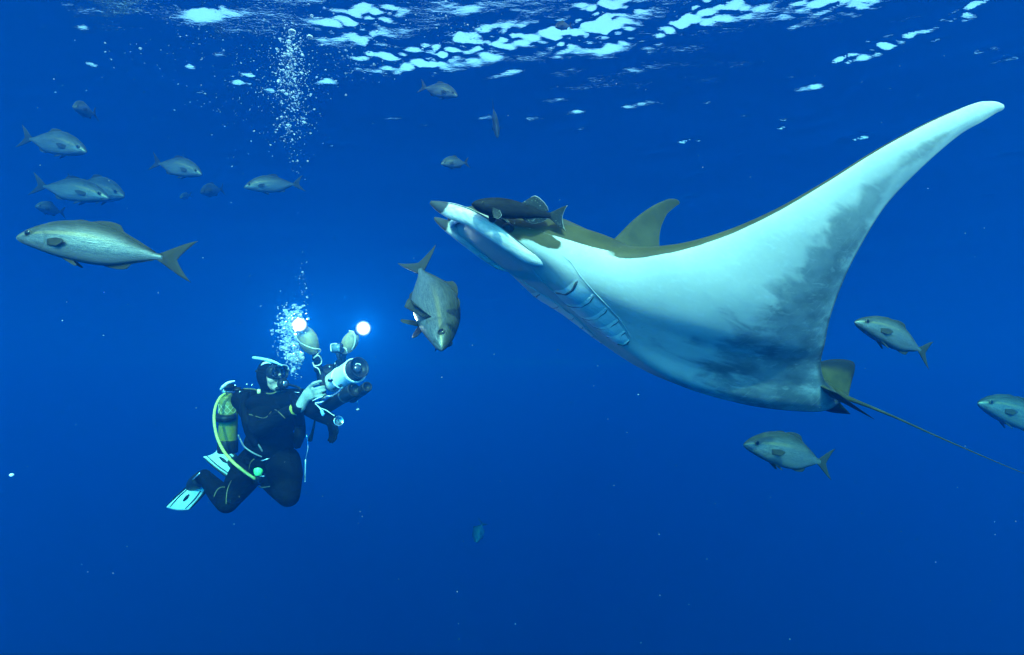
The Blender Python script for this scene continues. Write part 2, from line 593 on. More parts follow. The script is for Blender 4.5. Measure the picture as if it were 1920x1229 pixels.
ray_bvh = BVHTree.FromPolygons([p.co for p in me.vertices], [tuple(p.vertices) for p in me.polygons])


def belly_pt(s, w, off=0.0):
    """point on the belly below (s, w), moved out by off"""
    hit, nn, _, _ = ray_bvh.ray_cast(Vector((s, w, -1.0)), Vector((0, 0, 1)))
    if hit is None:
        return Vector((s, w, 0))
    if nn.z > 0: nn = -nn
    return hit + nn * off


# gill covers: five overlapping flaps each side, each raised along its rear edge above a dark slit
t = NT('gill_cover_skin')
flap_shade = t.attr('gill')
gb = t.mix(t.ramp(t.noise(t.coords((3, 14, 3)), 6, 5), 0.35, 0.7), (0.50, 0.53, 0.475), (0.39, 0.435, 0.405))
gb = t.mix(t.math('MULTIPLY', t.ramp(t.math('ADD', flap_shade, t.math('MULTIPLY', t.math('SUBTRACT', t.noise(t.coords((1, 1, 1)), 22, 5), 0.5), 0.7)), 0.5, 0.95), 0.8), gb, (0.16, 0.20, 0.22))  # shadow of the overlapping flap ahead, painted dark into the skin colour
gill_skin = t.surf(gb, 0.5, 0, 0.1, t.bump(t.noise(t.coords((1, 1, 1)), 45, 4), 0.15, 0.004))
gill_dark = plain('gill_slit_dark', (0.035, 0.05, 0.055), 0.7)
groove = plain('gill_groove_skin', (0.30, 0.35, 0.34), 0.6)
GL = [((1.603, .241), (1.607, .073)), ((1.515, .231), (1.522, .040)), ((1.433, .213), (1.438, .034)), ((1.361, .192), (1.379, .045)), ((1.299, .162), (1.314, .055)), ((1.252, .135), (1.262, .065))]


def gill_flap(a, b, na, nb, sg):
    """a to b rear... front edge line of the flap is hidden below the flap ahead, na to nb its free rear edge"""
    n, m = 14, 8
    v, shade_vals = [], []
    for side in (0, 1):
        for i in range(m):
            q = i / (m - 1)
            for k in range(n):
                p = k / (n - 1)
                bow = 0.010 * math.sin(math.pi * p)
                s0 = a[0] + (b[0] - a[0]) * p + 0.010; w0 = a[1] + (b[1] - a[1]) * p
                s1 = na[0] + (nb[0] - na[0]) * p - bow; w1 = na[1] + (nb[1] - na[1]) * p
                s = s0 + (s1 - s0) * q; w_ = w0 + (w1 - w0) * q
                lift = 0.0006 + (0.0045 if sg > 0 else .0015) * math.sin(math.pi * min(1.0, q * 0.98 + .02)) ** 0.8 * math.sin(math.pi * (0.06 + 0.88 * p)) ** 0.5
                if side: lift = max(lift - 0.004 * (1 - q ** 6), -0.004)
                v.append(belly_pt(s, sg * w_, lift)); shade_vals.append((1 - q) * 0.75 * (1 - p) ** 0.7 if not side else 0)  # painted shade, strongest at the outer front of the flap
    f = []
    for side in (0, 1):
        for i in range(m - 1):
            for k in range(n - 1):
                q = tuple(side * n * m + z for z in (i * n + k, i * n + k + 1, (i + 1) * n + k + 1, (i + 1) * n + k))
                f.append(q if side else tuple(reversed(q)))
    for k in range(n - 1):
        q = ((m - 1) * n + k, (m - 1) * n + k + 1, n * m + (m - 1) * n + k + 1, n * m + (m - 1) * n + k)
        f.append(q)
    me = mk('gill_cover', v, f, gill_skin)
    fix_normals(me)
    add_attr(me, 'gill', shade_vals)
    return me


for sg in (1, -1):
    for i in range(5):
        a, b = GL[i]; na, nb = GL[i + 1]
        o = link('gill_cover', gill_flap(a, b, na, nb, sg), ray)
    for i, rad in enumerate((.0058, .0026, .0026, .0024, .0022, .0020)):
        (sa, wa), (sb, wb) = GL[i]
        pts = []
        for p in np.linspace(0.02, 0.98, 14):
            pts.append(belly_pt(sa + (sb - sa) * p - 0.014 * math.sin(math.pi * p) - (.0015 if i else .0) + .0016 * math.sin(19 * p + i), sg * (wa + (wb - wa) * p), 0.0005 if i == 0 else 0.0022))
        g = Geo(); g.tube(pts, [.0012] + [rad * (1 if sg > 0 else .5)] * 12 + [.0012], 6, 2)
        g.done('gill_slit', gill_dark, ray)
    g = Geo(); g.tube([belly_pt(s_, sg * w_, 0.0008) for s_, w_ in ((1.70, .243), (1.66, .251), (1.60, .250), (1.515, .240), (1.433, .222), (1.361, .200), (1.299, .172), (1.25, .145))], [.0004, .0013, .0016, .0016, .0015, .0014, .0012, .0004], 6, 5)
    g.done('gill_groove', groove, ray)
    g = Geo(); g.tube([belly_pt(s_, sg * w_, 0.0004) for s_, w_ in ((1.80, .150), (1.72, .105), (1.65, .078), (1.60, .062), (1.52, .034), (1.43, .028), (1.37, .038), (1.31, .050))], [.0006, .002, .0025, .0025, .0022, .002, .002, .0006], 6, 5)
    g.done('gill_groove', groove, ray)

# cephalic fins: rolled, fleshy lobes either side of the mouth, dark at the tip
t = NT('cephalic_skin')
ct = t.attr('tip')
wn_ = t.noise(t.coords((4, 20, 20)), 4, 6)
cb = t.mix(t.ramp(wn_, 0.3, 0.72), (0.54, 0.53, 0.46), (0.30, 0.34, 0.32))
cb = t.mix(t.ramp(t.math('ADD', ct, t.math('MULTIPLY', t.math('SUBTRACT', t.noise(t.coords((1, 1, 1)), 30, 4), 0.5), 0.10)), 0.80 , 0.825), cb, (0.035, 0.042, 0.045))
ceph_skin = t.surf(cb, 0.5, 0, 0.08, t.bump(t.noise(t.coords((2, 14, 14)), 9, 5), 0.2, 0.006))
CEPS = {1: [((1.70, .172, -.030), .010, .008), ((1.79, .188, -.044), .022, .016), ((1.88, .198, -.034), .027, .019), ((1.97, .191, -.017), .030, .021), ((2.05, .172, -.005), .029, .021), ((2.11, .142, -.003), .029, .019), ((2.16, .108, .000), .020, .014), ((2.196, .084, .004), .006, .006)],
        -1: [((1.70, .130, -.030), .010, .008), ((1.79, .142, -.042), .022, .016), ((1.88, .125, -.030), .032, .022), ((1.96, .105, -.016), .036, .024), ((2.02, .090, -.010), .033, .022), ((2.07, .080, -.008), .025, .018), ((2.11, .070, -.007), .016, .013), ((2.138, .062, -.006), .005, .005)]}
for sg in (1, -1):
    P = cr([list(c) + [a, b] for c, a, b in CEPS[sg]], 6)
    v, f, tv = [], [], []
    n = 20
    for i, p in enumerate(P):
        for k in range(n):
            an = 2 * math.pi * k / n
            # flattened, with a rolled inner edge
            yy = p[4] * math.cos(an) - 0.25 * p[3] * max(0, -math.sin(an)) ** 2
            zz = p[3] * math.sin(an)
            v.append(Vector((p[0], sg * (p[1] + yy + 0.15 * zz), p[2] + zz))); tv.append(min(1.0, i / (len(P) - 1) * (1.0 if sg > 0 else 1.10)))
    for i in range(len(P) - 1):
        for k in range(n):
            k2 = (k + 1) % n
            f.append((i * n + k, i * n + k2, (i + 1) * n + k2, (i + 1) * n + k))
    f.append(tuple(range(n))); f.append(tuple((len(P) - 1) * n + k for k in range(n)))
    me = mk('cephalic_fin', v, f, ceph_skin); fix_normals(me); add_attr(me, 'tip', tv)
    link('cephalic_fin', me, ray)
    # dark crease between lobe and head
    g = Geo(); g.tube([(c[0], sg * (c[1] + b * 0.75 + 0.1 * a), c[2] + a * 0.80) for c, a, b in CEPS[sg][1:-1]], [.0008, .002, .002, .002, .0015, .0008], 6, 5)
    g.done('lobe_crease', gill_dark, ray)

# mouth: dark slot between the lobes with a pale lip below
g = Geo(); g.ell((2.055, 0, 0.028), .045, .125, .022, None, 20, 10); g.done('mouth', gill_dark, ray)
lip = plain('lip_skin', (0.55, 0.58, 0.56), 0.45)
g = Geo(); g.tube([(1.95, -.158, -.03), (2.045, -.11, .0), (2.07, 0, .004), (2.045, .11, .0), (1.95, .158, -.03)], [.004, .011, .012, .011, .004], 8, 6); g.done('lower_lip', lip, ray)

# eyes
eye_mat = plain('ray_eye', (0.012, 0.012, 0.010), 0.15, 0, 0.2, 0.1)
for sg in (1, -1):
    hit, nn, _, _ = ray_bvh.ray_cast(Vector((1.915, sg * 1.0, 0.022)), Vector((0, -sg, 0)))
    c = hit if hit is not None else Vector(eye_pos * np.array([1, sg, 1]))
    g = Geo(); g.ell(c - Vector((0, sg * 0.010, 0)), 0.026, 0.020, 0.021, None, 20, 12); o = g.done('eye', eye_mat, ray)

# dorsal fin, pelvic fins, tail
t = NT('ray_fin_skin')
ob = t.mix(t.ramp(t.noise(t.coords((4, 4, 4)), 4, 6), 0.3, 0.7), (0.028, 0.029, 0.011), (0.048, 0.046, 0.018))
ob = t.mix(t.ramp(t.attr('edge'), 0.45, 0.8), ob, (0.010, 0.013, 0.015))
ray_fin = t.surf(ob, 0.5, 0, 0.08, t.bump(t.noise(t.coords((1, 1, 1)), 40, 4), 0.15, 0.004))


def sheet(name, base, tip, thick, mat, parent, rows=8, bulge=None, attr='edge'):
    """a fin: base curve to free edge, thick at the base and thin at the edge"""
    n = len(base); v, av = [], []
    B = [Vector(p) for p in base]; T = [Vector(p) for p in tip]
    for side in (1, -1):
        for r in range(rows):
            q = r / (rows - 1)
            for k in range(n):
                p = B[k].lerp(T[k], q)
                k0, k1 = max(k - 1, 0), min(k + 1, n - 1)
                nn = (B[k1].lerp(T[k1], q) - B[k0].lerp(T[k0], q)).cross(T[k] - B[k])
                nn = nn.normalized() if nn.length > 1e-9 else Vector((0, 0, 1))
                th = thick * (1 - 0.93 * q) * (0.35 + 0.65 * math.sin(math.pi * (k + 0.6) / (n + 0.2)))
                ripple = 0.0 if bulge is None else bulge * q * math.sin(k * 2.1)
                v.append(p + nn * (side * th * 0.5 + ripple)); av.append(q)
    f = []
    m = rows * n
    for r in range(rows - 1):
        for k in range(n - 1):
            q = (r * n + k, r * n + k + 1, (r + 1) * n + k + 1, (r + 1) * n + k)
            f.append(q); f.append(tuple(m + z for z in reversed(q)))
    for k in range(n - 1):
        a, b = (rows - 1) * n + k, (rows - 1) * n + k + 1
        f.append((a, b, m + b, m + a)); f.append((k + 1, k, m + k, m + k + 1))
    for r in range(rows - 1):
        f.append((r * n, (r + 1) * n, m + (r + 1) * n, m + r * n)); f.append(((r + 1) * n + n - 1, r * n + n - 1, m + r * n + n - 1, m + (r + 1) * n + n - 1))
    me = mk(name, v, f, mat); fix_normals(me)
    if attr: add_attr(me, attr, av)
    return link(name, me, parent) if parent is not None else me


bs = cr([(0.22, 0, 0.10), (0.12, 0, 0.10), (0.02, 0, 0.095), (-0.07, 0, 0.085), (-0.12, 0, 0.08)], 4)
tp = cr([(0.17, 0, 0.160), (0.07, 0, 0.225), (-0.04, 0, 0.268), (-0.105, 0, 0.262), (-0.118, 0, 0.15)], 4)
sheet('dorsal_fin', bs, tp, 0.035, ray_fin, ray, 10)
for sg in (1, -1):
    bs = cr([(0.20, sg * .10, .055), (0.10, sg * .085, .05), (0.0, sg * .06, .055), (-0.10, sg * .03, .062)], 5)
    tp = cr([(0.13, sg * .165, .040), (-0.02, sg * .165, .022), (-0.17, sg * .135, .018), (-0.245, sg * .060, .040)], 5)
    sheet('pelvic_fin', bs, tp, 0.03, ray_fin, ray, 8)
g = Geo()
g.tube([(0.10, 0, .075), (-0.06, 0, .078), (-0.16, 0, .094), (-0.45, 0, .115), (-0.84, 0, .131), (-1.25, 0, .152), (-1.55, 0, .170), (-1.72, 0, .182)], [.05, .030, .012, .0062, .0044, .0032, .0020, .0008], 12, 8)
o = g.done('tail', ray_fin, ray); add_attr(o.data, 'edge', [0.3] * len(o.data.vertices))

# ------------------------------------------------------------------ fish
# local axes: nose at the origin, body back along -x to the tail stalk at x = -1, y to the left, z up
JACK_T = [0, .012, .04, .08, .13, .18, .25, .32, .40, .50, .60, .70, .80, .88, .94, 1.0]
JACK_TOP = [.004, .020, .046, .076, .106, .130, .160, .178, .190, .194, .176, .146, .102, .062, .034, .022]
JACK_BOT = [.004, .016, .032, .046, .060, .074, .092, .106, .116, .124, .124, .108, .074, .046, .027, .020]
JACK_W = [.002, .014, .030, .046, .060, .070, .080, .086, .088, .085, .076, .062, .043, .026, .016, .011]
t = NT('jack_skin')
ft, fh = t.attr('t'), t.attr('h')
co = t.coords((1, 1, 1))
str_ = t.noise(t.coords((2.0, 8.0, 26.0)), 5.0, 6, 0.65, 0.6)
fine = t.noise(t.coords((20.0, 30.0, 60.0)), 5.0, 3)
flank = t.mix(t.ramp(str_, 0.32, 0.7), (0.038, 0.048, 0.052), (0.100, 0.114, 0.115))
flank = t.mix(t.math('MULTIPLY', t.ramp(fine, 0.45, 0.75), 0.40), flank, (0.27, 0.29, 0.285))
flank = t.mix(t.ramp(fh, -0.25, -0.85), flank, (0.10, 0.115, 0.115))
back = t.mix(t.ramp(str_, 0.3, 0.7), (0.016, 0.020, 0.016), (0.034, 0.040, 0.030))
wob = t.math('MULTIPLY', t.math('SUBTRACT', t.noise(co, 9.0, 4), 0.5), 0.35)
cc = t.mix(t.ramp(t.math('ADD', fh, wob), 0.22, 0.85), flank, back)
# amber stripe from the eye along the flank
band = t.math('ABSOLUTE', t.math('SUBTRACT', fh, 0.36))
stripe = t.math('MULTIPLY', t.ramp(band, 0.13, 0.02), t.ramp(ft, 0.80, 0.2))
cc = t.mix(t.math('MULTIPLY', stripe, 0.45), cc, (0.20, 0.155, 0.05))
# dark bar from the mouth through the eye to the nape
ln = t.math('SUBTRACT', ft, t.math('MULTIPLY_ADD', fh, 0.155, 0.072))
bar = t.ramp(t.math('ABSOLUTE', ln), 0.040, 0.012)
bar = t.math('MULTIPLY', bar, t.ramp(fh, -0.05, 0.2))
cc = t.mix(t.math('MULTIPLY', bar, 0.9), cc, (0.035, 0.04, 0.035))
cc = t.mix(t.attr('groove'), cc, (0.045, 0.05, 0.045))
jack_skin = t.surf(cc, 0.34, t.ramp(fh, 0.75, 0.25, 0.0, 0.36), 0.08, t.bump(t.math('ADD', t.math('MULTIPLY', fine, 0.6), str_), 0.22, 0.006))
t = NT('jack_fin_skin')
ray_n = t.n('ShaderNodeTexWave', {'Vector': t.coords((1, 1, 1)), 'Scale': 40.0, 'Distortion': 1.0}, wave_type='BANDS', bands_direction='X')
fc = t.mix(ray_n.outputs[1], (0.013, 0.015, 0.012), (0.030, 0.030, 0.020))
fc = t.mix(t.math('MULTIPLY', t.ramp(t.attr('edge'), 0.55, 1.0), 0.5), fc, (0.03, 0.034, 0.03))
jack_fin = t.surf(fc, 0.55, 0.0, 0.06, t.bump(ray_n.outputs[1], 0.2, 0.003))
t = NT('fish_eye_ball')
ed = t.attr('pupil')
ec = t.mix(t.ramp(ed, 0.72, 0.80), (0.004, 0.004, 0.005), (0.06, 0.055, 0.035))
ec = t.mix(t.ramp(ed, 0.84, 0.95), ec, (0.05, 0.05, 0.045))
fish_eye = t.surf(ec, 0.12, 0.0, 0.2)


def fish_profile(kind):
    T = np.array(JACK_T); top = np.array(JACK_TOP); bot = np.array(JACK_BOT); wd = np.array(JACK_W)
    if kind == 'remora':
        top = np.array([.004, .020, .042, .062, .080, .093, .108, .116, .118, .112, .098, .080, .060, .046, .040, .036])
        bot = np.array([.004, .022, .045, .068, .088, .100, .112, .118, .118, .110, .095, .076, .056, .044, .038, .036])
        wd = np.array([.003, .030, .058, .078, .092, .100, .106, .106, .100, .090, .076, .060, .044, .032, .024, .018])
    return T, top, bot, wd


def fish_meshes(kind='jack', bend=0.0, deep=1.0, res=44, ns=28, skin=None, finm=None, spread=0.0):
    skin = skin or jack_skin; finm = finm or jack_fin
    T, top, bot, wd = fish_profile(kind)
    tt = np.linspace(0, 1, res) ** 1.25
    P = cr(np.stack([T, top * deep, bot * deep, wd], 1), 8)
    topi, boti, wdi = [np.interp(tt, P[:, 0], P[:, k]) for k in (1, 2, 3)]

    def bent(v):
        v = Vector(v)
        q = max(0.0, -v.x - 0.25)
        v.y += bend * q * q
        return v
    v, f, at_t, at_h, gro = [], [], [], [], []
    for i in range(res):
        mid = (topi[i] - boti[i]) * 0.0
        for k in range(ns):
            a = 2 * math.pi * k / ns
            cy_, sz = math.cos(a), math.sin(a)
            y = wdi[i] * math.copysign(abs(cy_) ** 0.82, cy_)
            z = (topi[i] if sz > 0 else boti[i]) * math.copysign(abs(sz) ** 0.95, sz) + mid
            g = 0.0
            h = sz
            # gill cover edge: a curved groove behind the cheek
            if kind == 'jack':
                edge_t = 0.245 - 0.055 * (h + 0.10) ** 2 * 1.6
                dd_ = abs(tt[i] - edge_t)
                if -0.85 < h < 0.55 and dd_ < 0.011:
                    g = 0.7 * (1 - dd_ / 0.011); y *= 0.975
                # mouth cleft
                mt = 0.085
                mline = -0.12 - 0.55 * (tt[i] / mt)
                if tt[i] < mt and abs(h - mline) < 0.17:
                    g = max(g, 0.85); y *= 0.94
            v.append(bent((-tt[i], y, z))); at_t.append(tt[i]); at_h.append(h); gro.append(g)
    for i in range(res - 1):
        for k in range(ns):
            k2 = (k + 1) % ns
            f.append((i * ns + k, (i + 1) * ns + k, (i + 1) * ns + k2, i * ns + k2))
    f.append(tuple(range(ns))); f.append(tuple(reversed([(res - 1) * ns + k for k in range(ns)])))
    body = mk('body', v, f, skin); fix_normals(body)
    add_attr(body, 't', at_t); add_attr(body, 'h', at_h); add_attr(body, 'groove', gro)
    parts = [('body', body)]
    ti = lambda x, arr: float(np.interp(x, tt, arr))

    def fin(name, base, tip, thick, rows=7, n=14, bulge=None):
        b = [bent(p) for p in cr(base, max(2, n // len(base)))]; e = [bent(p) for p in cr(tip, max(2, n // len(base)))]
        parts.append((name, sheet(name, b, e, thick, finm, None, rows, bulge)))
    # tail fin: forked, two lobes; the stalk runs into it
    sp = (0.165 if kind == 'jack' else 0.165)
    base, tip = [], []
    for a in np.linspace(-1, 1, 15):
        base.append((-0.965 - 0.03 * (1 - a * a), 0, a * 0.024))
        fork = 1.095 if kind == 'jack' else 1.16
        reach = 1.215 if kind == 'jack' else 1.22
        tip.append((-(fork + (reach - fork) * abs(a) ** (1.15 if kind == 'jack' else 1.6)), 0, a * sp * (0.96 + 0.04 * a)))
    b = [bent(p) for p in base]; e = [bent(p) for p in tip]
    me = sheet('tail_fin', b, e, 0.022, finm, None, 9, None)
    # sweep the lobes: leading edges bow outwards
    for q in me.vertices:
        r = max(0.0, min(1.0, (-q.co.x - 0.97) / 0.27))
        q.co.z *= 1.0 + 0.10 * math.sin(math.pi * r)
    parts.append(('tail_fin', me))
    if kind == 'jack':
        zt = lambda x: ti(x, topi) - 0.004
        zb = lambda x: -ti(x, boti) + 0.004
        fin('dorsal_fin', [(-x, 0, zt(x)) for x in (.47, .52, .58, .68, .80, .93)],
            [(-.535, 0, zt(.535) + .024), (-.61, 0, zt(.61) + .046), (-.685, 0, zt(.685) + .052), (-.715, 0, zt(.715) + .018), (-.82, 0, zt(.82) + .015), (-.95, 0, zt(.95) + .008)], .014)
        fin('first_dorsal_fin', [(-x, 0, zt(x)) for x in (.34, .38, .42, .46)], [(-.36, 0, zt(.36) + .006), (-.41, 0, zt(.41) + .013), (-.45, 0, zt(.45) + .010), (-.475, 0, zt(.475) + .003)], .008)
        fin('anal_fin', [(-x, 0, zb(x)) for x in (.60, .64, .69, .76, .85, .93)],
            [(-.645, 0, zb(.645) - .016), (-.71, 0, zb(.71) - .034), (-.775, 0, zb(.775) - .044), (-.80, 0, zb(.80) - .014), (-.87, 0, zb(.87) - .012), (-.945, 0, zb(.945) - .007)], .012)
    else:
        zt = lambda x: ti(x, topi) - 0.006
        zb = lambda x: -ti(x, boti) + 0.006
        fin('dorsal_fin', [(-x, 0, zt(x)) for x in (.60, .68, .76, .84, .92)],
            [(-.68, 0, zt(.68) + .075), (-.77, 0, zt(.77) + .150), (-.86, 0, zt(.86) + .135), (-.94, 0, zt(.94) + .075), (-.965, 0, zt(.965) + .020)], .02, 8, 20, .003)
        fin('anal_fin', [(-x, 0, zb(x)) for x in (.62, .70, .78, .86, .92)],
            [(-.68, 0, zb(.68) - .040), (-.77, 0, zb(.77) - .075), (-.85, 0, zb(.85) - .070), (-.92, 0, zb(.92) - .040), (-.955, 0, zb(.955) - .012)], .018, 8, 20, .003)
    for sg in (1, -1):
        yw = ti(.27, wdi)
        if kind == 'jack':
            b0, b1 = Vector((-.262, sg * (yw - .004), .012)), Vector((-.272, sg * (yw - .002), -.034))
            out = [(-.315, .030), (-.355, .034), (-.392, .020), (-.375, -.004)]
            base = [b0.lerp(b1, q) for q in (0, .33, .66, 1)]
            tipp = [Vector((-.335, sg * (yw + .022), .026)), Vector((-.385, sg * (yw + .034), .018)), Vector((-.392, sg * (yw + .036), -.002)), Vector((-.345, sg * (yw + .026), -.036))]
        else:
            base = [Vector((-.235, sg * (yw - .004), -.030 - .022 * q)) for q in range(4)]
            tipp = [Vector((-.31, sg * (yw + .035), -.06)), Vector((-.34, sg * (yw + .045), -.115)), Vector((-.31, sg * (yw + .040), -.160)), Vector((-.25, sg * (yw + .02), -.150))]
        if spread:
            tipp = [p + Vector((.03 * spread, sg * .085 * spread, -.075 * spread)) for p in tipp]
        fin('pectoral_fin', base, tipp, .010)
        z0 = -ti(.33, boti) + .006
        fin('pelvic_fin', [(-.325, sg * .018, z0), (-.34, sg * .020, z0), (-.36, sg * .020, z0), (-.375, sg * .018, z0 - .001)],
            [(-.40 + .05 * spread, sg * (.034 + .02 * spread), z0 - .030 - .03 * spread), (-.445 + .06 * spread, sg * (.040 + .03 * spread), z0 - .052 - .045 * spread),
             (-.465 + .05 * spread, sg * (.038 + .03 * spread), z0 - .050 - .04 * spread), (-.43 + .02 * spread, sg * .026, z0 - .018 - .01 * spread)], .009)
        # eye
        ex, ez = (.108, .040 * deep ** .7) if kind == 'jack' else (.12, .012)
        er = .0245 if kind == 'jack' else .015
        yy = ti(ex, wdi) * (1 - (ez / ti(ex, topi)) ** 2) ** 0.41
        ev, ef = ellipsoid((-ex, sg * (yy + .001), ez), er, er * .50, er, None, 18, 12)
        em = mk('eye', [bent(p) for p in ev], ef, fish_eye)
        dv = [math.hypot(p[0] + ex, p[2] - ez) / er for p in ev]
        add_attr(em, 'pupil', dv)
        parts.append(('eye', em))
    return parts


def place_fish(parts, name, nose, tail, label, group=None, roll=0.0, cat='fish', sy=1.0, sz=1.0, up=None):
    """nose and tail stalk as points of space"""
    d = nose - tail
    f = d.normalized()
    upw = Vector((0, 0, 1))
    if up is not None: upw = Vector(up)
    elif abs(f.z) > 0.9: upw = Vector((0, -1, 0))
    lft = upw.cross(f).normalized()
    u = f.cross(lft)
    R = Matrix((f, lft, u)).transposed() @ Matrix.Rotation(roll, 3, 'X')
    o = bpy.data.objects.new(name, None); COL.objects.link(o)
    o.empty_display_size = 0.1
    L = d.length
    o.matrix_world = Matrix.Translation(nose) @ R.to_4x4() @ Matrix.Diagonal((L, L * sy, L * sz, 1))
    tag(o, label, cat, group)
    for pn, me in parts:
        link(pn, me, o)
    return o


G_SCHOOL = 'silver jacks schooling in open water'
straight = fish_meshes('jack', 0.0, 1.0, 60, 36)
place_fish(fish_meshes('jack', -0.10, 0.97, 90, 48), 'jack_fish', at(30, 446, 2.55), at(299, 481, 2.60),
           'large bright silver jack, nearest of the fish at the left, facing left', G_SCHOOL)
place_fish(fish_meshes('jack', -0.05, 1.0, 80, 48, spread=1.0), 'jack_fish', at(829, 657, 2.72), at(792, 512, 3.22),
           'jack diving nose down towards the lens beside the shining lamps', G_SCHOOL, up=(0.93, -0.30, 0.2), sy=1.25, sz=1.1)
place_fish(fish_meshes('jack', -0.12, 0.92, 70, 40), 'jack_fish', at(1602, 604, 3.6), at(1737, 657, 3.75),
           'silver jack just behind the ray near its tail, sloping down to the right', G_SCHOOL)
place_fish(fish_meshes('jack', -0.10, 1.06, 70, 40), 'jack_fish', at(1394, 834, 3.9), at(1546, 868, 4.1),
           'blue grey jack below the belly and tail of the ray', G_SCHOOL)
place_fish(straight, 'jack_fish', at(1833, 756, 5.4), at(1965, 800, 5.6),
           'dim jack cut off by the right edge of the picture', G_SCHOOL)
place_fish(straight, 'jack_fish', at(379, 328, 8.0), at(298, 307, 8.2),
           'dim jack facing right alone beneath the bubble plume', G_SCHOOL, sz=1.08)
place_fish(straight, 'jack_fish', at(163, 286, 7.0), at(56, 261, 7.2),
           'grey green jack facing right with nose slanting down, upper left', G_SCHOOL, sz=1.02)
place_fish(straight, 'jack_fish', at(205, 373, 7.2), at(82, 350, 7.4),
           'jack facing right whose head overlaps the darker fish ahead of it', G_SCHOOL, sz=0.92)
place_fish(straight, 'jack_fish', at(233, 369, 8.4), at(140, 352, 8.8),
           'dark jack showing only its head and back in front of another jack', G_SCHOOL, sz=1.05)
place_fish(straight, 'jack_fish', at(457, 352, 7.4), at(552, 346, 7.7),
           'dark jack facing left, a little below the big bubble plume', G_SCHOOL, sz=1.12)
place_fish(straight, 'jack_fish', at(827, 308, 6.0), at(872, 306, 6.3),
           'small dark round jack facing left above the head of the ray', G_SCHOOL, sz=1.0, sy=0.9)
place_fish(straight, 'jack_fish', at(858, 181, 7.2), at(797, 165, 7.5),
           'pale jack facing right close under the glittering surface', G_SCHOOL, sz=0.98)
place_fish(straight, 'jack_fish', at(138, 202, 6.6), at(176, 214, 6.95),
           'dark jack seen at a slant, topmost fish at the left', G_SCHOOL, roll=math.radians(12), sz=1.5, sy=1.4)
place_fish(straight, 'jack_fish', at(66, 388, 8.0), at(114, 398, 8.4),
           'dim blurred jack half hidden behind the large silver jack', G_SCHOOL, sz=1.35, sy=1.2)
place_fish(straight, 'jack_fish', at(376, 362, 9.0), at(414, 356, 9.5),
           'pale jack turning towards the lens below the lone right facing one', G_SCHOOL, sz=1.15)
place_fish(straight, 'jack_fish', at(338, 372, 12.5), at(356, 366, 13.0),
           'tiniest faint jack left of the pale turning one', G_SCHOOL, sz=0.8)
place_fish(straight, 'jack_fish', at(933, 259, 7.0), at(925, 205, 7.3),
           'slim jack seen edge on, hanging head down high above the ray', G_SCHOOL, roll=math.radians(12), sy=0.8)
place_fish(straight, 'jack_fish', at(893, 1017, 14.4), at(904, 984, 15.4),
           'faint jack head down alone in the deep blue below', G_SCHOOL, roll=math.radians(55), sz=0.9)
place_fish(straight, 'jack_fish', at(1041, 51, 6.6), at(1068, 49, 6.8),
           'very faint jack right under the surface glints at the top', G_SCHOOL)

# the dark fish that rides along on the head of the ray
t = NT('remora_skin')
rs = t.mix(t.ramp(t.noise(t.coords((2, 6, 10)), 5, 6), 0.3, 0.7), (0.005, 0.006, 0.007), (0.011, 0.014, 0.015))
rs = t.mix(t.math('MULTIPLY', t.attr('groove'), 0.5), rs, (0.01, 0.01, 0.01))
remora_skin = t.surf(rs, 0.55, 0.0, 0.04, t.bump(t.noise(t.coords((10, 20, 20)), 8, 4), 0.15, 0.005))
t = NT('remora_fin_skin')
sp_ = t.noise(t.coords((1, 1, 1)), 55.0, 3, 0.6)
rf = t.mix(t.ramp(sp_, 0.58, 0.70), (0.012, 0.017, 0.017), (0.12, 0.15, 0.14))
rf = t.mix(t.math('MULTIPLY', t.ramp(t.attr('edge'), 0.93, 0.99), 0.6), rf, (0.35, 0.40, 0.38))
remora_fin = t.surf(rf, 0.5, 0.0, 0.06)
place_fish(fish_meshes('remora', -0.12, 1.0, 60, 36, remora_skin, remora_fin), 'remora', at(884, 383, 2.12), at(1036, 403, 2.19),
           'small black fish with tall speckled fins riding on the head of the ray', cat='fish', roll=math.radians(-4))

# ------------------------------------------------------------------ the diver
person = empty('person', at(500, 862, 4.62), 'diver in black wetsuit and hood kneeling in mid water, holding a camera', 'person')
INV = Matrix.Translation(-Vector(person.location))
neo = NT('neoprene')
nn_ = neo.noise(neo.coords((1, 1, 1)), 6.0, 5)
neoprene = neo.surf(neo.mix(neo.ramp(nn_, 0.3, 0.7), (0.0020, 0.0022, 0.0025), (0.0045, 0.005, 0.0055)), 0.7, 0, 0.03,
                    neo.bump(neo.math('ADD', neo.noise(neo.coords((1, 1, 1)), 130.0, 3), neo.math('MULTIPLY', neo.noise(neo.coords((2, 2, 7)), 7.0, 4), 6.0)), 0.35, 0.008))
skin_m = plain('face_skin', (0.40, 0.29, 0.23), 0.5, 0, 0.4, 0.12, 20)
glove_m = plain('pale_glove', (0.26, 0.28, 0.24), 0.6, 0, 0.3, 0.15, 25)
cuff_m = plain('yellow_cuff', (0.40, 0.36, 0.05), 0.6, 0, 0.3, 0.2, 20)
rubber = plain('black_rubber', (0.009, 0.010, 0.011), 0.42, 0, 0.14, 0.3, 20)
steel = plain('bright_steel', (0.62, 0.63, 0.64), 0.22, 0.9, 0.5, 0.1, 20)
white_p = plain('white_plastic', (0.72, 0.74, 0.72), 0.4, 0, 0.5, 0.08, 15)
fin_white = plain('pale_fin_rubber', (0.34, 0.46, 0.46), 0.45, 0, 0.4, 0.12, 12)
yellow_h = plain('yellow_hose', (0.46, 0.46, 0.09), 0.45, 0, 0.4, 0.12, 30)
yellow_t = plain('yellow_tank_paint', (0.15, 0.14, 0.016), 0.4, 0, 0.45, 0.15, 10)
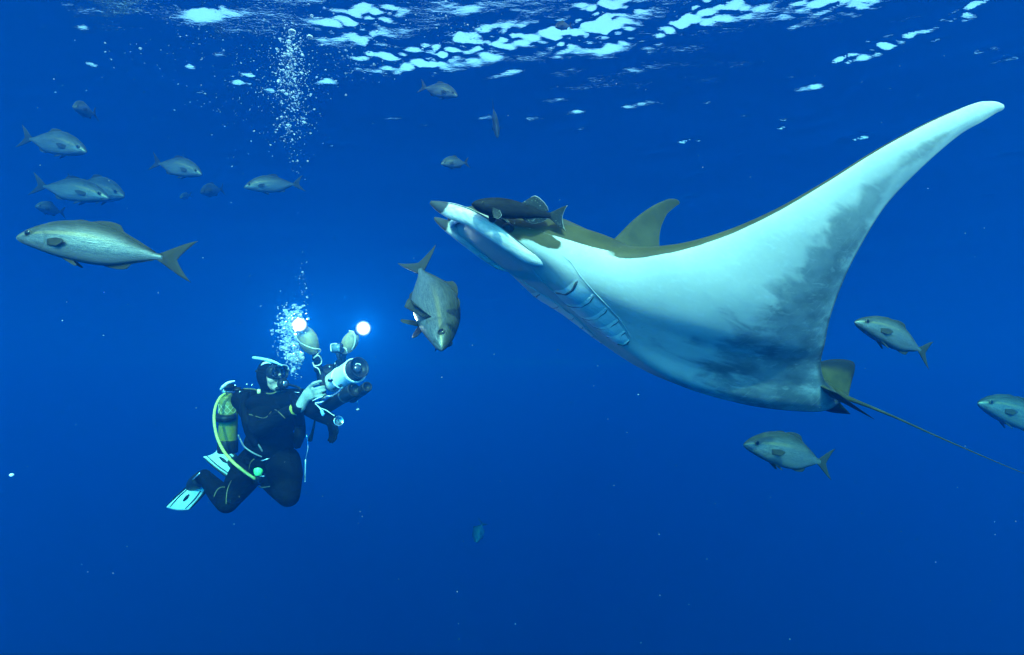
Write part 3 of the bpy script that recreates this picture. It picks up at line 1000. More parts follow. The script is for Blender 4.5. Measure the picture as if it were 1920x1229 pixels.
piping_m = plain('yellow_piping', (0.12, 0.105, 0.035), 0.5, 0, 0.4, 0.15, 30)
green_oct = plain('green_regulator_cover', (0.14, 0.72, 0.22), 0.4, 0, 0.5, 0.1, 20)

J = dict(
    pelvis=at(502, 858, 4.64), waist=at(507, 830, 4.60), chest=at(510, 782, 4.58), upper=at(512, 752, 4.60),
    neck=at(511, 738, 4.58), head=at(505, 702, 4.54), chin=at(519, 727, 4.47),
    shR=at(455, 750, 4.66), shL=at(563, 750, 4.50), elR=at(487, 806, 4.36), wrR=at(563, 762, 4.13), haR=at(580, 742, 4.10),
    elL=at(583, 768, 4.44), wrL=at(621, 788, 4.28), haL=at(628, 808, 4.26),
    hipR=at(476, 868, 4.66), hipL=at(532, 868, 4.58), knR=at(426, 942, 4.40), knL=at(541, 929, 4.26),
    anR=at(383, 893, 4.74), anL=at(470, 872, 4.92), toR=at(364, 908, 4.88), toL=at(440, 868, 5.06))
shape = Geo()


def limb(a, b, ra, rb, mid=None):
    pts = [J[a] if isinstance(a, str) else a, J[b] if isinstance(b, str) else b]
    rr = [ra, rb]
    if mid:
        pts.insert(1, pts[0].lerp(pts[1], mid[0])); rr.insert(1, mid[1])
    shape.tube(pts, rr, 14, 4)
    shape.ell(pts[0], rr[0], None, None, None, 14, 9); shape.ell(pts[-1], rr[-1], None, None, None, 14, 9)


face_dir = (at(606, 718, 4.27) - at(505, 702, 4.54)).normalized()      # he looks right of the lens
RH = frame(Vector((0, 0, 1)), face_dir)                                # columns: side, -?, up
side = Vector((0, 0, 1)).cross(face_dir).normalized()
fwd = side.cross(Vector((0, 0, 1))).normalized()
RB = Matrix((side, fwd, Vector((0, 0, 1)))).transposed()
# trunk
shape.ell(J['chest'], .215, .150, .200, RB, 24, 16)
shape.ell(J['upper'] + Vector((0, 0.01, -.02)), .235, .125, .095, RB, 24, 14)
shape.ell(J['waist'], .205, .150, .155, RB, 24, 14)
shape.ell(J['pelvis'], .190, .150, .125, RB, 24, 14)
limb('neck', 'head', .075, .085)
# head
shape.ell(J['head'], .083, .102, .118, RB, 22, 16)
shape.ell(J['head'] + fwd * .035 + Vector((0, 0, -.055)), .066, .072, .070, RB, 18, 12)
shape.ell(J['head'] + fwd * .082 + Vector((0, 0, -.100)), .034, .030, .028, RB, 14, 10)          # chin
shape.ell(J['head'] + fwd * .108 + Vector((0, 0, -.020)), .016, .020, .030, RB, 12, 10)          # nose
for sg in (1, -1):
    shape.ell(J['head'] + side * sg * .040 + fwd * .076 + Vector((0, 0, -.045)), .032, .028, .028, RB, 12, 10)   # cheeks
# arms
limb('shR', 'elR', .078, .060, (.4, .074)); limb('elR', 'wrR', .060, .040, (.35, .062))
limb('shL', 'elL', .078, .058, (.4, .072)); limb('elL', 'wrL', .058, .045, (.35, .058))
limb('upper', 'shR', .09, .085); limb('upper', 'shL', .09, .085)
# legs
limb('hipR', 'knR', .125, .078, (.4, .120)); limb('hipL', 'knL', .125, .080, (.4, .122))
limb('knR', 'anR', .078, .050, (.35, .076)); limb('knL', 'anL', .080, .050, (.35, .078))
limb('anR', 'toR', .052, .040); limb('anL', 'toL', .052, .040)
# right hand, closed round the camera grip: palm, four fingers, thumb
hx = (at(606, 728, 4.06) - at(572, 746, 4.12)).normalized()            # towards the finger tips
hz = Vector((-0.25, -0.12, 1.0)); hz = (hz - hx * hz.dot(hx)).normalized()   # across the knuckles, little finger to index
hy = hx.cross(hz).normalized()
if hy.y > 0: hy = -hy                                                  # back of the hand, towards the lens
PALM = at(578, 741, 4.12)
limb('wrR', PALM + hz * .008, .036, .036)
shape.ell(PALM + hx * .020, .052, .024, .046, Matrix((hx, hy, hz)).transposed(), 16, 12)
for k, (ln, off) in enumerate(((.078, .036), (.086, .013), (.080, -.010), (.062, -.032))):
    r0 = .0125 - .0007 * k
    a = PALM + hx * .048 + hz * off + hy * .008
    tilt = hz * (.020 if k == 0 else -.004 * k)
    b = a + hx * ln * .52 + hy * .012 + tilt * .7
    c = b + hx * ln * .34 - hy * .026 + tilt * .1 - hz * .004
    d = c + hx * ln * .05 - hy * .030 - hz * .003
    shape.tube([a - hx * .03, a, b, c, d], [r0 * 1.0, r0 * 1.08, r0, r0 * .92, r0 * .78], 10, 4)
th0 = PALM + hz * .030 - hy * .016
shape.tube([th0 - hx * .02, th0 + hx * .025 + hz * .018 - hy * .012, th0 + hx * .055 + hz * .020 - hy * .030, th0 + hx * .075 + hz * .010 - hy * .040], [.015, .015, .0125, .010], 10, 4)
# left hand hangs relaxed in a dark glove
lx = (at(626, 826, 4.26) - J['wrL']).normalized()
lz = Vector((0.75, -0.6, 0.1)); lz = (lz - lx * lz.dot(lx)).normalized(); ly = lx.cross(lz)
LP = J['wrL'] + lx * .052
shape.ell(LP, .052, .024, .042, Matrix((lx, ly, lz)).transposed(), 16, 12)
limb('wrL', LP, .036, .030)
for k, (ln, off) in enumerate(((.068, .032), (.078, .011), (.074, -.010), (.056, -.030))):
    a = LP + lx * .040 + lz * off
    b = a + lx * ln * .55 + lz * off * .1 - Vector((.006, 0, 0))
    c = b + lx * ln * .38 - Vector((.018, 0, -.002))
    shape.tube([a - lx * .03, a, b, c], [.012, .012, .011, .0085], 10, 4)
t0_ = LP + lz * .038 + lx * .0
shape.tube([t0_ - lx * .02 - lz * .012, t0_ + lx * .02 + lz * .012, t0_ + lx * .052 + lz * .010], [.014, .013, .010], 10, 4)

tmp = bpy.data.meshes.new('body_parts')
tmp.from_pydata([tuple(p) for p in shape.v], [], shape.f)
fix_normals(tmp)
tob = bpy.data.objects.new('body_parts', tmp); COL.objects.link(tob)
md = tob.modifiers.new('remesh', 'REMESH'); md.mode = 'VOXEL'; md.voxel_size = 0.0068; md.use_smooth_shade = True
ms = tob.modifiers.new('smooth', 'SMOOTH'); ms.factor = 0.5; ms.iterations = 5
dg = bpy.context.evaluated_depsgraph_get()
body_me = bpy.data.meshes.new_from_object(tob.evaluated_get(dg))
bpy.data.objects.remove(tob); bpy.data.meshes.remove(tmp)
body_me.name = 'body'
n = len(body_me.vertices)
co_ = np.empty(n * 3); body_me.vertices.foreach_get('co', co_); co_ = co_.reshape(-1, 3)
np_f = len(body_me.polygons)
cen = np.empty(np_f * 3); body_me.polygons.foreach_get('center', cen); cen = cen.reshape(-1, 3)
V = lambda p: np.array(p[:])
mi = np.zeros(np_f, dtype=np.int32)
hd = cen - V(J['head'])
ff, ss, zz = hd @ V(fwd), hd @ V(side), hd[:, 2]
mi[(ff > .048) & (np.abs(ss) < .078) & (zz < .060) & (zz > -.150) & ((ss / .080) ** 2 + ((zz + .03) / .105) ** 2 < 1)] = 1
wv = V((J['wrR'] - J['elR']).normalized())
al = (cen - V(J['wrR'])) @ wv
near = np.linalg.norm(cen - V(PALM), axis=1) < .17
mi[near & (al > -.012)] = 2
mi[near & (al > -.060) & (al <= -.012) & (np.linalg.norm(cen - V(J['wrR']), axis=1) < .09)] = 3
body_me.materials.clear()
for m_ in (neoprene, skin_m, glove_m, cuff_m):
    body_me.materials.append(m_)
body_me.polygons.foreach_set('material_index', mi)
body_me.polygons.foreach_set('use_smooth', np.ones(np_f, bool))
body_bvh = BVHTree.FromPolygons([tuple(p) for p in co_], [tuple(p.vertices) for p in body_me.polygons])
body_me.transform(INV)
link('body', body_me, person)


def kid(geo, name, mat, parent=None):
    """part of the diver from world space geometry"""
    me = mk(name, geo.v, geo.f, mat); fix_normals(me)
    me.transform(INV)
    return link(name, me, parent or person)


def on_body(px, py, off=.006, d=4.6):
    """point of the diver's suit nearest to a place, stood off by off"""
    eye = Vector((0, 0, 0)); dr = at(px, py, 1.0).normalized()
    hit, nn, _, _ = body_bvh.ray_cast(eye, dr)
    if hit is None: hit = at(px, py, d); nn = -dr
    return hit + nn * off


# hood rim, dive mask, face
H = J['head']
g = Geo()
pts = []
for a in np.linspace(0, 2 * math.pi, 25)[:-1]:
    p = H + fwd * .052 + side * .078 * math.cos(a) + Vector((0, 0, -.028 + .096 * math.sin(a)))
    hit = body_bvh.find_nearest(p)[0]
    pts.append(hit)
g.tube(pts + [pts[0]], .0065, 8, 2, False); kid(g, 'hood', neoprene)
g = Geo()
mc = H + fwd * .108 + Vector((0, 0, .012))
RM = Matrix((side, Vector((0, 0, 1)), fwd)).transposed()
ring = []
for sx, sz, dz in ((.086, .052, -.030), (.088, .055, -.012), (.086, .053, .012), (.078, .046, .020), (.072, .040, .018), (.070, .038, .004)):
    for k in range(32):
        a = 2 * math.pi * k / 32
        x = sx * math.copysign(abs(math.cos(a)) ** .75, math.cos(a)); z = sz * math.copysign(abs(math.sin(a)) ** .75, math.sin(a))
        if z < 0 and abs(x) < .03: z += .010 * (1 - abs(x) / .03)
        ring.append(mc + side * x + Vector((0, 0, z)) + fwd * (dz - 1.6 * x * x))
fs = [(i * 32 + k, i * 32 + (k + 1) % 32, (i + 1) * 32 + (k + 1) % 32, (i + 1) * 32 + k) for i in range(5) for k in range(32)]
g.add(ring, fs)
g.ell(mc + Vector((0, 0, -.038)) + fwd * .006, .018, .024, .022, RB, 12, 8)       # nose pocket
mask = kid(g, 'dive_mask', rubber)
gl = NT('mask_glass')
frn = gl.n('ShaderNodeFresnel', {'IOR': 1.25})
mxg = gl.n('ShaderNodeMixShader', {0: frn, 1: gl.n('ShaderNodeBsdfTransparent', {0: (.55, .62, .62, 1)}), 2: gl.n('ShaderNodeBsdfGlossy', {'Roughness': 0.05})})
gl.t.links.new(mxg.outputs[0], gl.out.inputs[0])
for sg in (1, -1):
    g = Geo()
    pts = [mc + side * (sg * .037 + .031 * math.cos(a)) + Vector((0, 0, .034 * math.sin(a))) + fwd * (.006 - 1.6 * (sg * .037 + .031 * math.cos(a)) ** 2) for a in np.linspace(0, 2 * math.pi, 21)[:-1]]
    back = [p - fwd * .003 for p in pts]
    g.add(pts + back, [tuple(range(20)), tuple(reversed(range(20, 40)))] + [(k, (k + 1) % 20, 20 + (k + 1) % 20, 20 + k) for k in range(20)])
    kid(g, 'lens', gl.m, mask)
    ec = H + fwd * .094 + side * sg * .033 + Vector((0, 0, .004))
    g = Geo(); g.ell(ec, .0125, None, None, None, 12, 8); kid(g, 'eye', white_p)
    g = Geo(); g.ell(ec + fwd * .0095, .006, .004, .006, RB, 10, 6); kid(g, 'iris', rubber)
    g = Geo(); g.tube([H + fwd * .102 + side * sg * .015 + Vector((0, 0, .022)), H + fwd * .104 + side * sg * .034 + Vector((0, 0, .028)), H + fwd * .092 + side * sg * .054 + Vector((0, 0, .020))], [.002, .004, .002], 6, 3); kid(g, 'eyebrow', rubber)
# pale strip on the upper edge of the mask and pale strap across the hood
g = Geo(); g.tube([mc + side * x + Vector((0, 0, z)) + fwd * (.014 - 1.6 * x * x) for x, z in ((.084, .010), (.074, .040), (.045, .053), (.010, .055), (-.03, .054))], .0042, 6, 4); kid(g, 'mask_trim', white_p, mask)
st_pts = []
for a in np.linspace(-2.7, -.35, 14):
    p = H + Vector((0, 0, .025)) + side * -.11 * math.cos(a) * -1 + fwd * .12 * math.sin(a)
    st_pts.append(body_bvh.find_nearest(p)[0])
g = Geo(); g.tube(st_pts, .010, 8, 2); kid(g, 'mask_strap', rubber, mask)
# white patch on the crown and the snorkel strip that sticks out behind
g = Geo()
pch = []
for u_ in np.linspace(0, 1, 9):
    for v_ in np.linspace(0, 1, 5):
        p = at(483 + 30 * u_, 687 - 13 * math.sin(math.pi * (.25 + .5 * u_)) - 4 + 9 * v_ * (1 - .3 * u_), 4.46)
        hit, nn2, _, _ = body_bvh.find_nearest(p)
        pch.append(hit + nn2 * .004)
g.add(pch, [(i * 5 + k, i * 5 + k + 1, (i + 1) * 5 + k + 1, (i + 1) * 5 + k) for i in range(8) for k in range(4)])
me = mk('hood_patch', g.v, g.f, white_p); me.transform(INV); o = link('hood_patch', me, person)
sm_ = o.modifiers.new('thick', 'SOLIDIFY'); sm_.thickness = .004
g = Geo(); g.tube([at(475, 671, 4.56), at(495, 674, 4.50), at(514, 679, 4.46), at(529, 686, 4.44)], [.011, .011, .010, .004], 8, 4); kid(g, 'snorkel', plain('clear_blue_plastic', (0.35, 0.55, 0.62), 0.25, 0, 0.5, 0.1))
# regulator in the mouth with its hose
mth = H + fwd * .125 + Vector((0, 0, -.072))
g = Geo(); g.lathe([(.018, -.035), (.034, -.020), (.042, -.004), (.042, .012), (.036, .024), (.020, .030), (0, .031)], matrix(mth + fwd * .020, RM)); reg = kid(g, 'regulator', rubber)
g = Geo(); g.lathe([(.022, .0), (.022, .006), (.014, .008), (0, .008)], matrix(mth + fwd * .047, RM)); kid(g, 'purge_button', steel, reg)
g = Geo(); g.box(mth + Vector((0, 0, -.035)) - fwd * .005, .085, .03, .026, RB, .3); kid(g, 'exhaust_tee', rubber, reg)
g = Geo(); g.tube([mth + fwd * .02 - side * -.04, at(561, 728, 4.40), at(570, 742, 4.46), at(566, 752, 4.62), at(520, 742, 4.78), at(450, 735, 4.80)], .0085, 8, 6); kid(g, 'regulator_hose', rubber)
g = Geo(); g.tube([on_body(458, 732, .012), on_body(478, 733, .012), on_body(505, 738, .012), on_body(524, 731, .012)], .005, 6, 5); kid(g, 'neck_seam', piping_m)

# buoyancy jacket, harness and seams
bcd = plain('jacket_fabric', (0.003, 0.0034, 0.004), 0.6, 0, 0.04, 0.3, 40, 0.4)
g = Geo()
for sg, pts in ((1, [(462, 738), (458, 760), (462, 785), (470, 812), (480, 836)]), (-1, [(548, 742), (556, 765), (562, 790), (562, 815), (556, 838)])):
    g.tube([on_body(*p, off=-.004) for p in pts], [.026, .034, .040, .042, .03], 10, 4)
kid(g, 'buoyancy_jacket', bcd)
for pts, rad in (([(454, 784), (461, 778), (470, 778), (482, 782), (494, 785), (502, 782), (508, 773), (515, 769), (523, 773), (535, 784)], (.0026)),
                 ([(434, 902), (428, 915), (425, 930), (424, 945)], .0030), ([(402, 932), (407, 921), (414, 915), (422, 914)], .0030), ([(467, 880), (470, 868), (477, 860)], .003)):
    g = Geo(); g.tube([on_body(*p, off=.004) for p in pts], rad, 6, 4); kid(g, 'seam_piping', piping_m)
for a in ([(447, 816), (452, 827), (462, 838), (476, 848), (491, 855)], [(463, 812), (474, 822), (484, 833), (492, 845)]):
    g = Geo(); g.tube([on_body(*p, off=.012) for p in a], .0055, 8, 4); kid(g, 'low_pressure_hose', plain('grey_hose', (0.16, 0.18, 0.19), 0.35, 0, 0.5))
g = Geo(); g.box(on_body(486, 738, .014), .022, .012, .034, None, .2); kid(g, 'chest_buckle', plain('yellow_buckle', (0.75, 0.72, 0.30), 0.4))
for p in ((552, 741), (558, 738), (549, 744)):
    g = Geo(); g.tube([on_body(p[0] - 4, p[1], .014), on_body(p[0] + 4, p[1] + 1, .014)], .004, 6, 2); kid(g, 'clip', steel)
g = Geo(); g.tube([on_body(490, 861, .016), on_body(500, 858, .018), on_body(508, 859, .016)], .005, 6, 3); kid(g, 'belt_ring', steel)
g = Geo(); g.tube([on_body(483, 911, .010), on_body(495, 914, .012), on_body(508, 913, .010)], .0042, 6, 4); kid(g, 'seam_piping', piping_m)
# spare regulator on its yellow hose
oc = on_body(493, 889, .045)
g = Geo(); g.lathe([(.010, .062), (.012, .046), (.028, .034), (.034, .014), (.033, -.008), (.026, -.024), (.025, -.032), (0, -.032)], Matrix.Translation(oc)); octo = kid(g, 'spare_regulator', green_oct)
g = Geo(); g.tube([oc + Vector((0, 0, .062)), oc + Vector((-.006, 0, .08)), oc + Vector((0, 0, .095)), oc + Vector((.006, 0, .08))], .004, 6, 4); kid(g, 'snap_hook', steel, octo)
g = Geo(); g.lathe([(.030, .0), (.036, -.01), (.036, -.045), (.028, -.055), (0, -.055)], Matrix.Translation(oc + Vector((0, 0, -.034)))); kid(g, 'mouthpiece_body', rubber, octo)
g = Geo(); g.tube([oc + Vector((.02, -.02, -.036)), oc + Vector((.055, -.02, -.034))], .004, 6, 1); kid(g, 'lever', steel, octo)
g = Geo(); g.tube([at(424, 738, 4.70), at(412, 747, 4.66), at(403, 768, 4.60), at(402, 795, 4.54), at(409, 825, 4.48), at(422, 850, 4.42), at(438, 868, 4.38), at(460, 886, 4.36), at(478, 898, 4.36)], .0105, 10, 6); kid(g, 'spare_hose', yellow_h)

# tank on the back
tk0, tk1 = at(427, 838, 4.80), at(429, 748, 4.80)
axis = (tk1 - tk0).normalized(); TL = (tk1 - tk0).length
RT = frame(axis, (0, 1, 0))
g = Geo(); g.lathe([(0, -.04), (.045, -.036), (.066, -.012), (.070, .02), (.070, TL - .03), (.060, TL + .005), (.036, TL + .028), (.022, TL + .034), (.022, TL + .06), (0, TL + .06)], matrix(tk0, RT), 28); tank = kid(g, 'tank', yellow_t)
g = Geo(); g.lathe([(.072, -.05), (.076, -.045), (.076, .045), (.072, .05)], matrix(tk0 - axis * -.005, RT), 28); kid(g, 'tank_boot', rubber, tank)
for hgt in (.245,):
    g = Geo(); g.lathe([(.070, hgt - .022), (.076, hgt - .020), (.076, hgt + .020), (.070, hgt + .022)], matrix(tk0, RT @ Matrix.Rotation(.18, 3, 'X')), 28); kid(g, 'tank_band', rubber, tank)
g = Geo()
for k in range(10):
    for s_ in (1, -1):
        pts = []
        for q in np.linspace(0, 1, 12):
            a = 2 * math.pi * (k / 10 + s_ * q * .22)
            r_ = .0725 if q < .55 else .0725 - .03 * (q - .55) / .45
            pts.append(matrix(tk0, RT) @ Vector((r_ * math.cos(a), r_ * math.sin(a), TL - .11 + q * .115)))
        g.tube(pts, .0017, 5, 1)
net = kid(g, 'tank_net', plain('net_cord', (0.52, 0.55, 0.30), 0.6), tank)
g = Geo(); g.lathe([(.016, -.01), (.024, .0), (.024, .07), (.016, .08), (0, .08)], matrix(tk1 + axis * .055 - side * .045, frame(side, axis))); kid(g, 'tank_valve', steel, tank)
g = Geo(); g.box(at(430, 727, 4.68), .105, .07, .055, RB, .35); g.box(at(446, 731, 4.66), .06, .06, .04, RB, .35); kid(g, 'first_stage', rubber, tank)
g = Geo(); g.tube([at(414, 731, 4.62), at(419, 725, 4.60), at(428, 718, 4.60), at(440, 715, 4.62)], [.008, .012, .010, .006], 8, 5); kid(g, 'pale_hose_end', white_p, tank)
for p in ((441, 723), (463, 721), (473, 722), (450, 735)):
    g = Geo(); g.ell(at(p[0], p[1], 4.58), .008, None, None, None, 10, 7); kid(g, 'fitting', steel, tank)

# swim fins


def swim_fin(heel, tip, notch):
    """heel and tip: pairs of corner points"""
    n, m = 15, 9
    v, f = [], []
    upn = ((heel[1] - heel[0]).cross(tip[0] - heel[0])).normalized()
    if upn.y > 0: upn = -upn
    for side_ in (0, 1):
        for i in range(n):
            q = i / (n - 1)
            for k in range(m):
                p = k / (m - 1)
                tipk = tip[0].lerp(tip[1], p) + (tip[0] - heel[0]).normalized() * (-.035 * math.sin(math.pi * p) if notch else .02 * math.sin(math.pi * p))
                b = heel[0].lerp(heel[1], p).lerp(tipk, q)
                b = b + upn * (.03 * math.sin(math.pi * p) * (1 - q) + (0.004 if side_ == 0 else -0.004))
                wv_ = (heel[1] - heel[0]) * (.10 * math.sin(math.pi * q) * (p - .5))
                v.append(b + wv_)
    nm = n * m
    for i in range(n - 1):
        for k in range(m - 1):
            q = (i * m + k, i * m + k + 1, (i + 1) * m + k + 1, (i + 1) * m + k)
            f.append(q); f.append(tuple(nm + z for z in reversed(q)))
    edge = [k for k in range(m)] + [i * m + m - 1 for i in range(1, n)] + [(n - 1) * m + k for k in range(m - 2, -1, -1)] + [i * m for i in range(n - 2, 0, -1)]
    for a, b in zip(edge, edge[1:] + edge[:1]):
        f.append((a, b, nm + b, nm + a))
    blade = mk('swim_fin', v, f, fin_white); fix_normals(blade)
    P = lambda p, q: heel[0].lerp(heel[1], p).lerp(tip[0].lerp(tip[1], p), q) + upn * (.007 + .03 * math.sin(math.pi * min(max(p, 0), 1)) * (1 - min(max(q, 0), 1))) + (heel[1] - heel[0]) * (.10 * math.sin(math.pi * q) * (p - .5))
    blade.transform(INV)
    fo = link('swim_fin', blade, person)
    for p in (0.0, 1.0):
        g = Geo(); g.tube([P(p, -.06) - upn * .008, P(p, .3) - upn * .008, P(p, .7) - upn * .008, P(p, 1.0) - upn * .008], [.012, .011, .008, .005], 8, 4); kid(g, 'rail', rubber, fo)
    for p in (.16, .84):
        g = Geo(); g.tube([P(p, .10), P(p + (.5 - p) * -.05, .5), P(p, .97)], [.004, .005, .003], 6, 4); kid(g, 'rib', rubber, fo)
    g = Geo(); g.tube([P(.5, .30), P(.5, .45), P(.5, .62)], [.006, .013, .006], 8, 4); kid(g, 'vent_slot', rubber, fo)
    return fo


swim_fin((at(353, 913, 4.90), at(388, 917, 4.86)), (at(312, 951, 4.93), at(354, 956, 4.88)), False)
swim_fin((at(432, 897, 5.02), at(448, 862, 5.08)), (at(381, 857, 5.06), at(412, 833, 5.12)), True)
for a, b, c in ((J['anR'], J['toR'], at(356, 918, 4.92)), (J['anL'], J['toL'], at(432, 872, 5.12))):
    g = Geo(); g.tube([a.lerp(b, .3), b, c], [.060, .056, .030], 12, 4); kid(g, 'boot', rubber)
g = Geo(); g.tube([at(361, 900, 4.76), at(368, 894, 4.70), at(375, 887, 4.70)], .006, 6, 3); kid(g, 'fin_buckle', steel)

# wrist computer on the left arm
wc = on_body(632, 790, .008)
g = Geo(); g.lathe([(.030, -.012), (.034, -.006), (.034, .008), (.030, .012)], matrix(wc, frame((0.55, -0.8, 0.2)))); comp = kid(g, 'wrist_computer', rubber)
g = Geo(); g.lathe([(.034, .006), (.038, .010), (.034, .016), (.030, .012)], matrix(wc, frame((0.55, -0.8, 0.2)))); kid(g, 'bezel', steel, comp)
# gauge hose and dangling pointer at the hip
g = Geo(); g.tube([at(592, 772, 4.40), at(590, 790, 4.42), at(586, 810, 4.44), at(581, 826, 4.46)], [.006, .007, .010, .018], 8, 5); kid(g, 'console_hose', rubber)
g = Geo(); g.tube([at(575, 815, 4.46), at(577, 832, 4.46), at(578, 842, 4.46)], .005, 8, 3); kid(g, 'clip', steel)
g = Geo(); g.tube([at(577, 842, 4.46), at(573, 862, 4.46)], .0015, 5, 2); g.tube([at(573, 862, 4.46), at(572, 900, 4.46)], .0048, 8, 3); g.ell(at(572, 903, 4.46), .006, None, None, None, 8, 6); kid(g, 'pointer_rod', plain('clear_rod', (0.25, 0.38, 0.45), 0.2, 0.3))

# ------------------------------------------------------------------ the diver's camera with its two lamps
rig = empty('underwater_camera', at(640, 712, 4.12), 'white underwater camera housing with two shining lamps on floating arms, held by the diver', 'camera')
RINV = Matrix.Translation(-Vector(rig.location))


def rk(geo, name, mat, parent=None):
    me = mk(name, geo.v, geo.f, mat); fix_normals(me)
    me.transform(RINV)
    return link(name, me, parent or rig)


ax0, ax1 = at(624, 718, 4.24), at(666, 695, 4.04)
adir = (ax1 - ax0).normalized(); AL = (ax1 - ax0).length
RA = frame(adir)
MA = matrix(ax0, RA)
g = Geo(); g.lathe([(0.0000, -.02), (0.0546, -.02), (0.0655, -.006), (0.0702, .02), (0.0741, AL * .38), (0.0764, AL * .40), (0.0749, AL * .42), (0.0811, AL * .93), (0.0842, AL * .96), (0.0842, AL + .004), (0.0772, AL + .006), (0.0749, AL - .02), (0.0624, AL - .09), (0, AL - .09)], MA, 40); barrel = rk(g, 'lens_barrel', white_p)
g = Geo(); g.lathe([(0.0753, AL * .385), (0.0784, AL * .395), (0.0784, AL * .415), (0.0761, AL * .425)], MA, 40); rk(g, 'seam_ring', plain('seam_grey', (0.80, 0.82, 0.80), 0.3), barrel)
g = Geo(); g.lathe([(0.0686, AL - .030), (0.0718, AL - .012), (0.0671, AL - .006), (0.0468, AL - .018), (0.0429, AL - .04), (0, AL - .045)], MA, 36); rk(g, 'front_plate', rubber, barrel)
hood = matrix(at(674, 689, 3.98), RA)
g = Geo(); g.lathe([(.060, -.10), (.064, -.06), (.070, -.01), (.071, .0), (.066, .002), (.060, -.012), (.045, -.030), (.034, -.034), (0, -.034)], hood, 36); rk(g, 'lens_hood', rubber, barrel)
g = Geo()
g.lathe([(.034, -.030), (.030, -.022), (.022, -.014), (.012, -.009), (0, -.008)], hood, 24); rk(g, 'lens', plain('lens_glass', (0.02, 0.022, 0.035), 0.06, 0, 0.9), barrel)
g = Geo(); g.tube([hood @ Vector((.028 * math.cos(a), .028 * math.sin(a), -.014)) for a in np.linspace(.7, 2.3, 8)], [.0012] + [.0036] * 6 + [.0012], 6, 2); rk(g, 'lens_ring', white_p, barrel)
# lettering round the barrel
fc_ = bpy.data.curves.new('lettering', 'FONT'); fc_.body = 'Seac  our'; fc_.size = .038; fc_.extrude = .0006; fc_.align_x = 'CENTER'
fo_ = bpy.data.objects.new('lettering', fc_); COL.objects.link(fo_)
dg = bpy.context.evaluated_depsgraph_get(); lm = bpy.data.meshes.new_from_object(fo_.evaluated_get(dg)); bpy.data.objects.remove(fo_)
tocam = -(ax0.normalized()); tl = RA.inverted() @ tocam; ang0 = math.atan2(tl.y, tl.x) + .62
for q in lm.vertices:
    a = ang0 - (q.co.y - .014) / .078 * -1
    r_ = .0785 + .003 * (q.co.x + .1) + q.co.z
    q.co = MA @ Vector((r_ * math.cos(a), r_ * math.sin(a), AL * .42 + q.co.x * 1.0))
lm.materials.clear(); lm.materials.append(rubber); lm.name = 'lettering'; lm.transform(RINV); link('lettering', lm, barrel)
knob = at(620, 713, 4.10)
g = Geo(); g.box(knob, .034, .02, .030, RA, .2); rk(g, 'latch', rubber, barrel)
g = Geo(); g.ell(at(619, 711, 4.085), .008, None, None, None, 10, 7); rk(g, 'screw', steel, barrel)
# black body behind, tray, grip and lower battery tubes
g = Geo(); g.box(at(622, 704, 4.36), .17, .13, .17, RA, .2); g.box(at(640, 688, 4.30), .10, .10, .09, RA, .25); body_ = rk(g, 'housing', rubber)
for p in ((628, 682), (618, 688), (637, 690)):
    g = Geo(); g.ell(at(p[0], p[1], 4.21), .006, None, None, None, 8, 6); rk(g, 'screw', steel, body_)
g = Geo(); g.tube([at(604, 700, 4.22), at(605, 722, 4.16), at(607, 745, 4.14)], [.020, .019, .020], 12, 4); rk(g, 'grip', rubber)
for a, b, ra in ((at(612, 764, 4.30), at(664, 731, 4.02), .044), (at(660, 748, 4.24), at(689, 725, 3.98), .032)):
    d_ = (b - a).normalized(); L_ = (b - a).length
    g = Geo(); g.lathe([(0, -.01), (ra * .8, -.01), (ra, .01), (ra, L_ * .62), (ra * 1.08, L_ * .64), (ra * 1.08, L_ - .01), (ra * .98, L_), (ra * .75, L_ - .004), (ra * .7, L_ - .02), (0, L_ - .022)], matrix(a, frame(d_)), 26); o = rk(g, 'battery_tube', rubber)
    g = Geo(); g.lathe([(ra * 1.075, L_ * .66), (ra * 1.12, L_ * .67), (ra * 1.12, L_ * .69), (ra * 1.075, L_ * .70)], matrix(a, frame(d_)), 26); rk(g, 'ring', plain('dull_metal', (0.10, 0.12, 0.14), 0.3, 0.6), o)
g = Geo(); g.tube([at(600, 752, 4.12), at(612, 744, 4.06), at(622, 743, 4.05), at(634, 736, 4.02), at(642, 727, 4.0)], [.006, .008, .006, .007, .004], 8, 4); rk(g, 'tray_edge', steel)
for pts in ([(586, 752), (598, 746), (605, 744)], [(591, 756), (600, 755), (607, 753)], [(591, 757), (600, 766), (606, 778)], [(600, 765), (612, 770), (622, 777), (627, 780)]):
    g = Geo(); g.tube([at(x, y, 4.07) for x, y in pts], [.003, .0042, .003] if len(pts) == 3 else [.002, .003, .003, .004], 6, 4); rk(g, 'lanyard', plain('pale_cord', (0.55, 0.58, 0.55), 0.5))
g = Geo(); g.tube([at(603, 770, 4.06), at(606, 778, 4.06), at(607, 779, 4.06)], [.010, .012, .006], 8, 3); rk(g, 'tag', plain('blue_tag', (0.20, 0.45, 0.70), 0.4))
g = Geo(); g.tube([at(670, 748, 4.1), at(670.5, 766, 4.1)], .001, 5, 1); g.ell(at(670, 769, 4.1), .007, None, None, None, 8, 6); rk(g, 'safety_ring', steel)
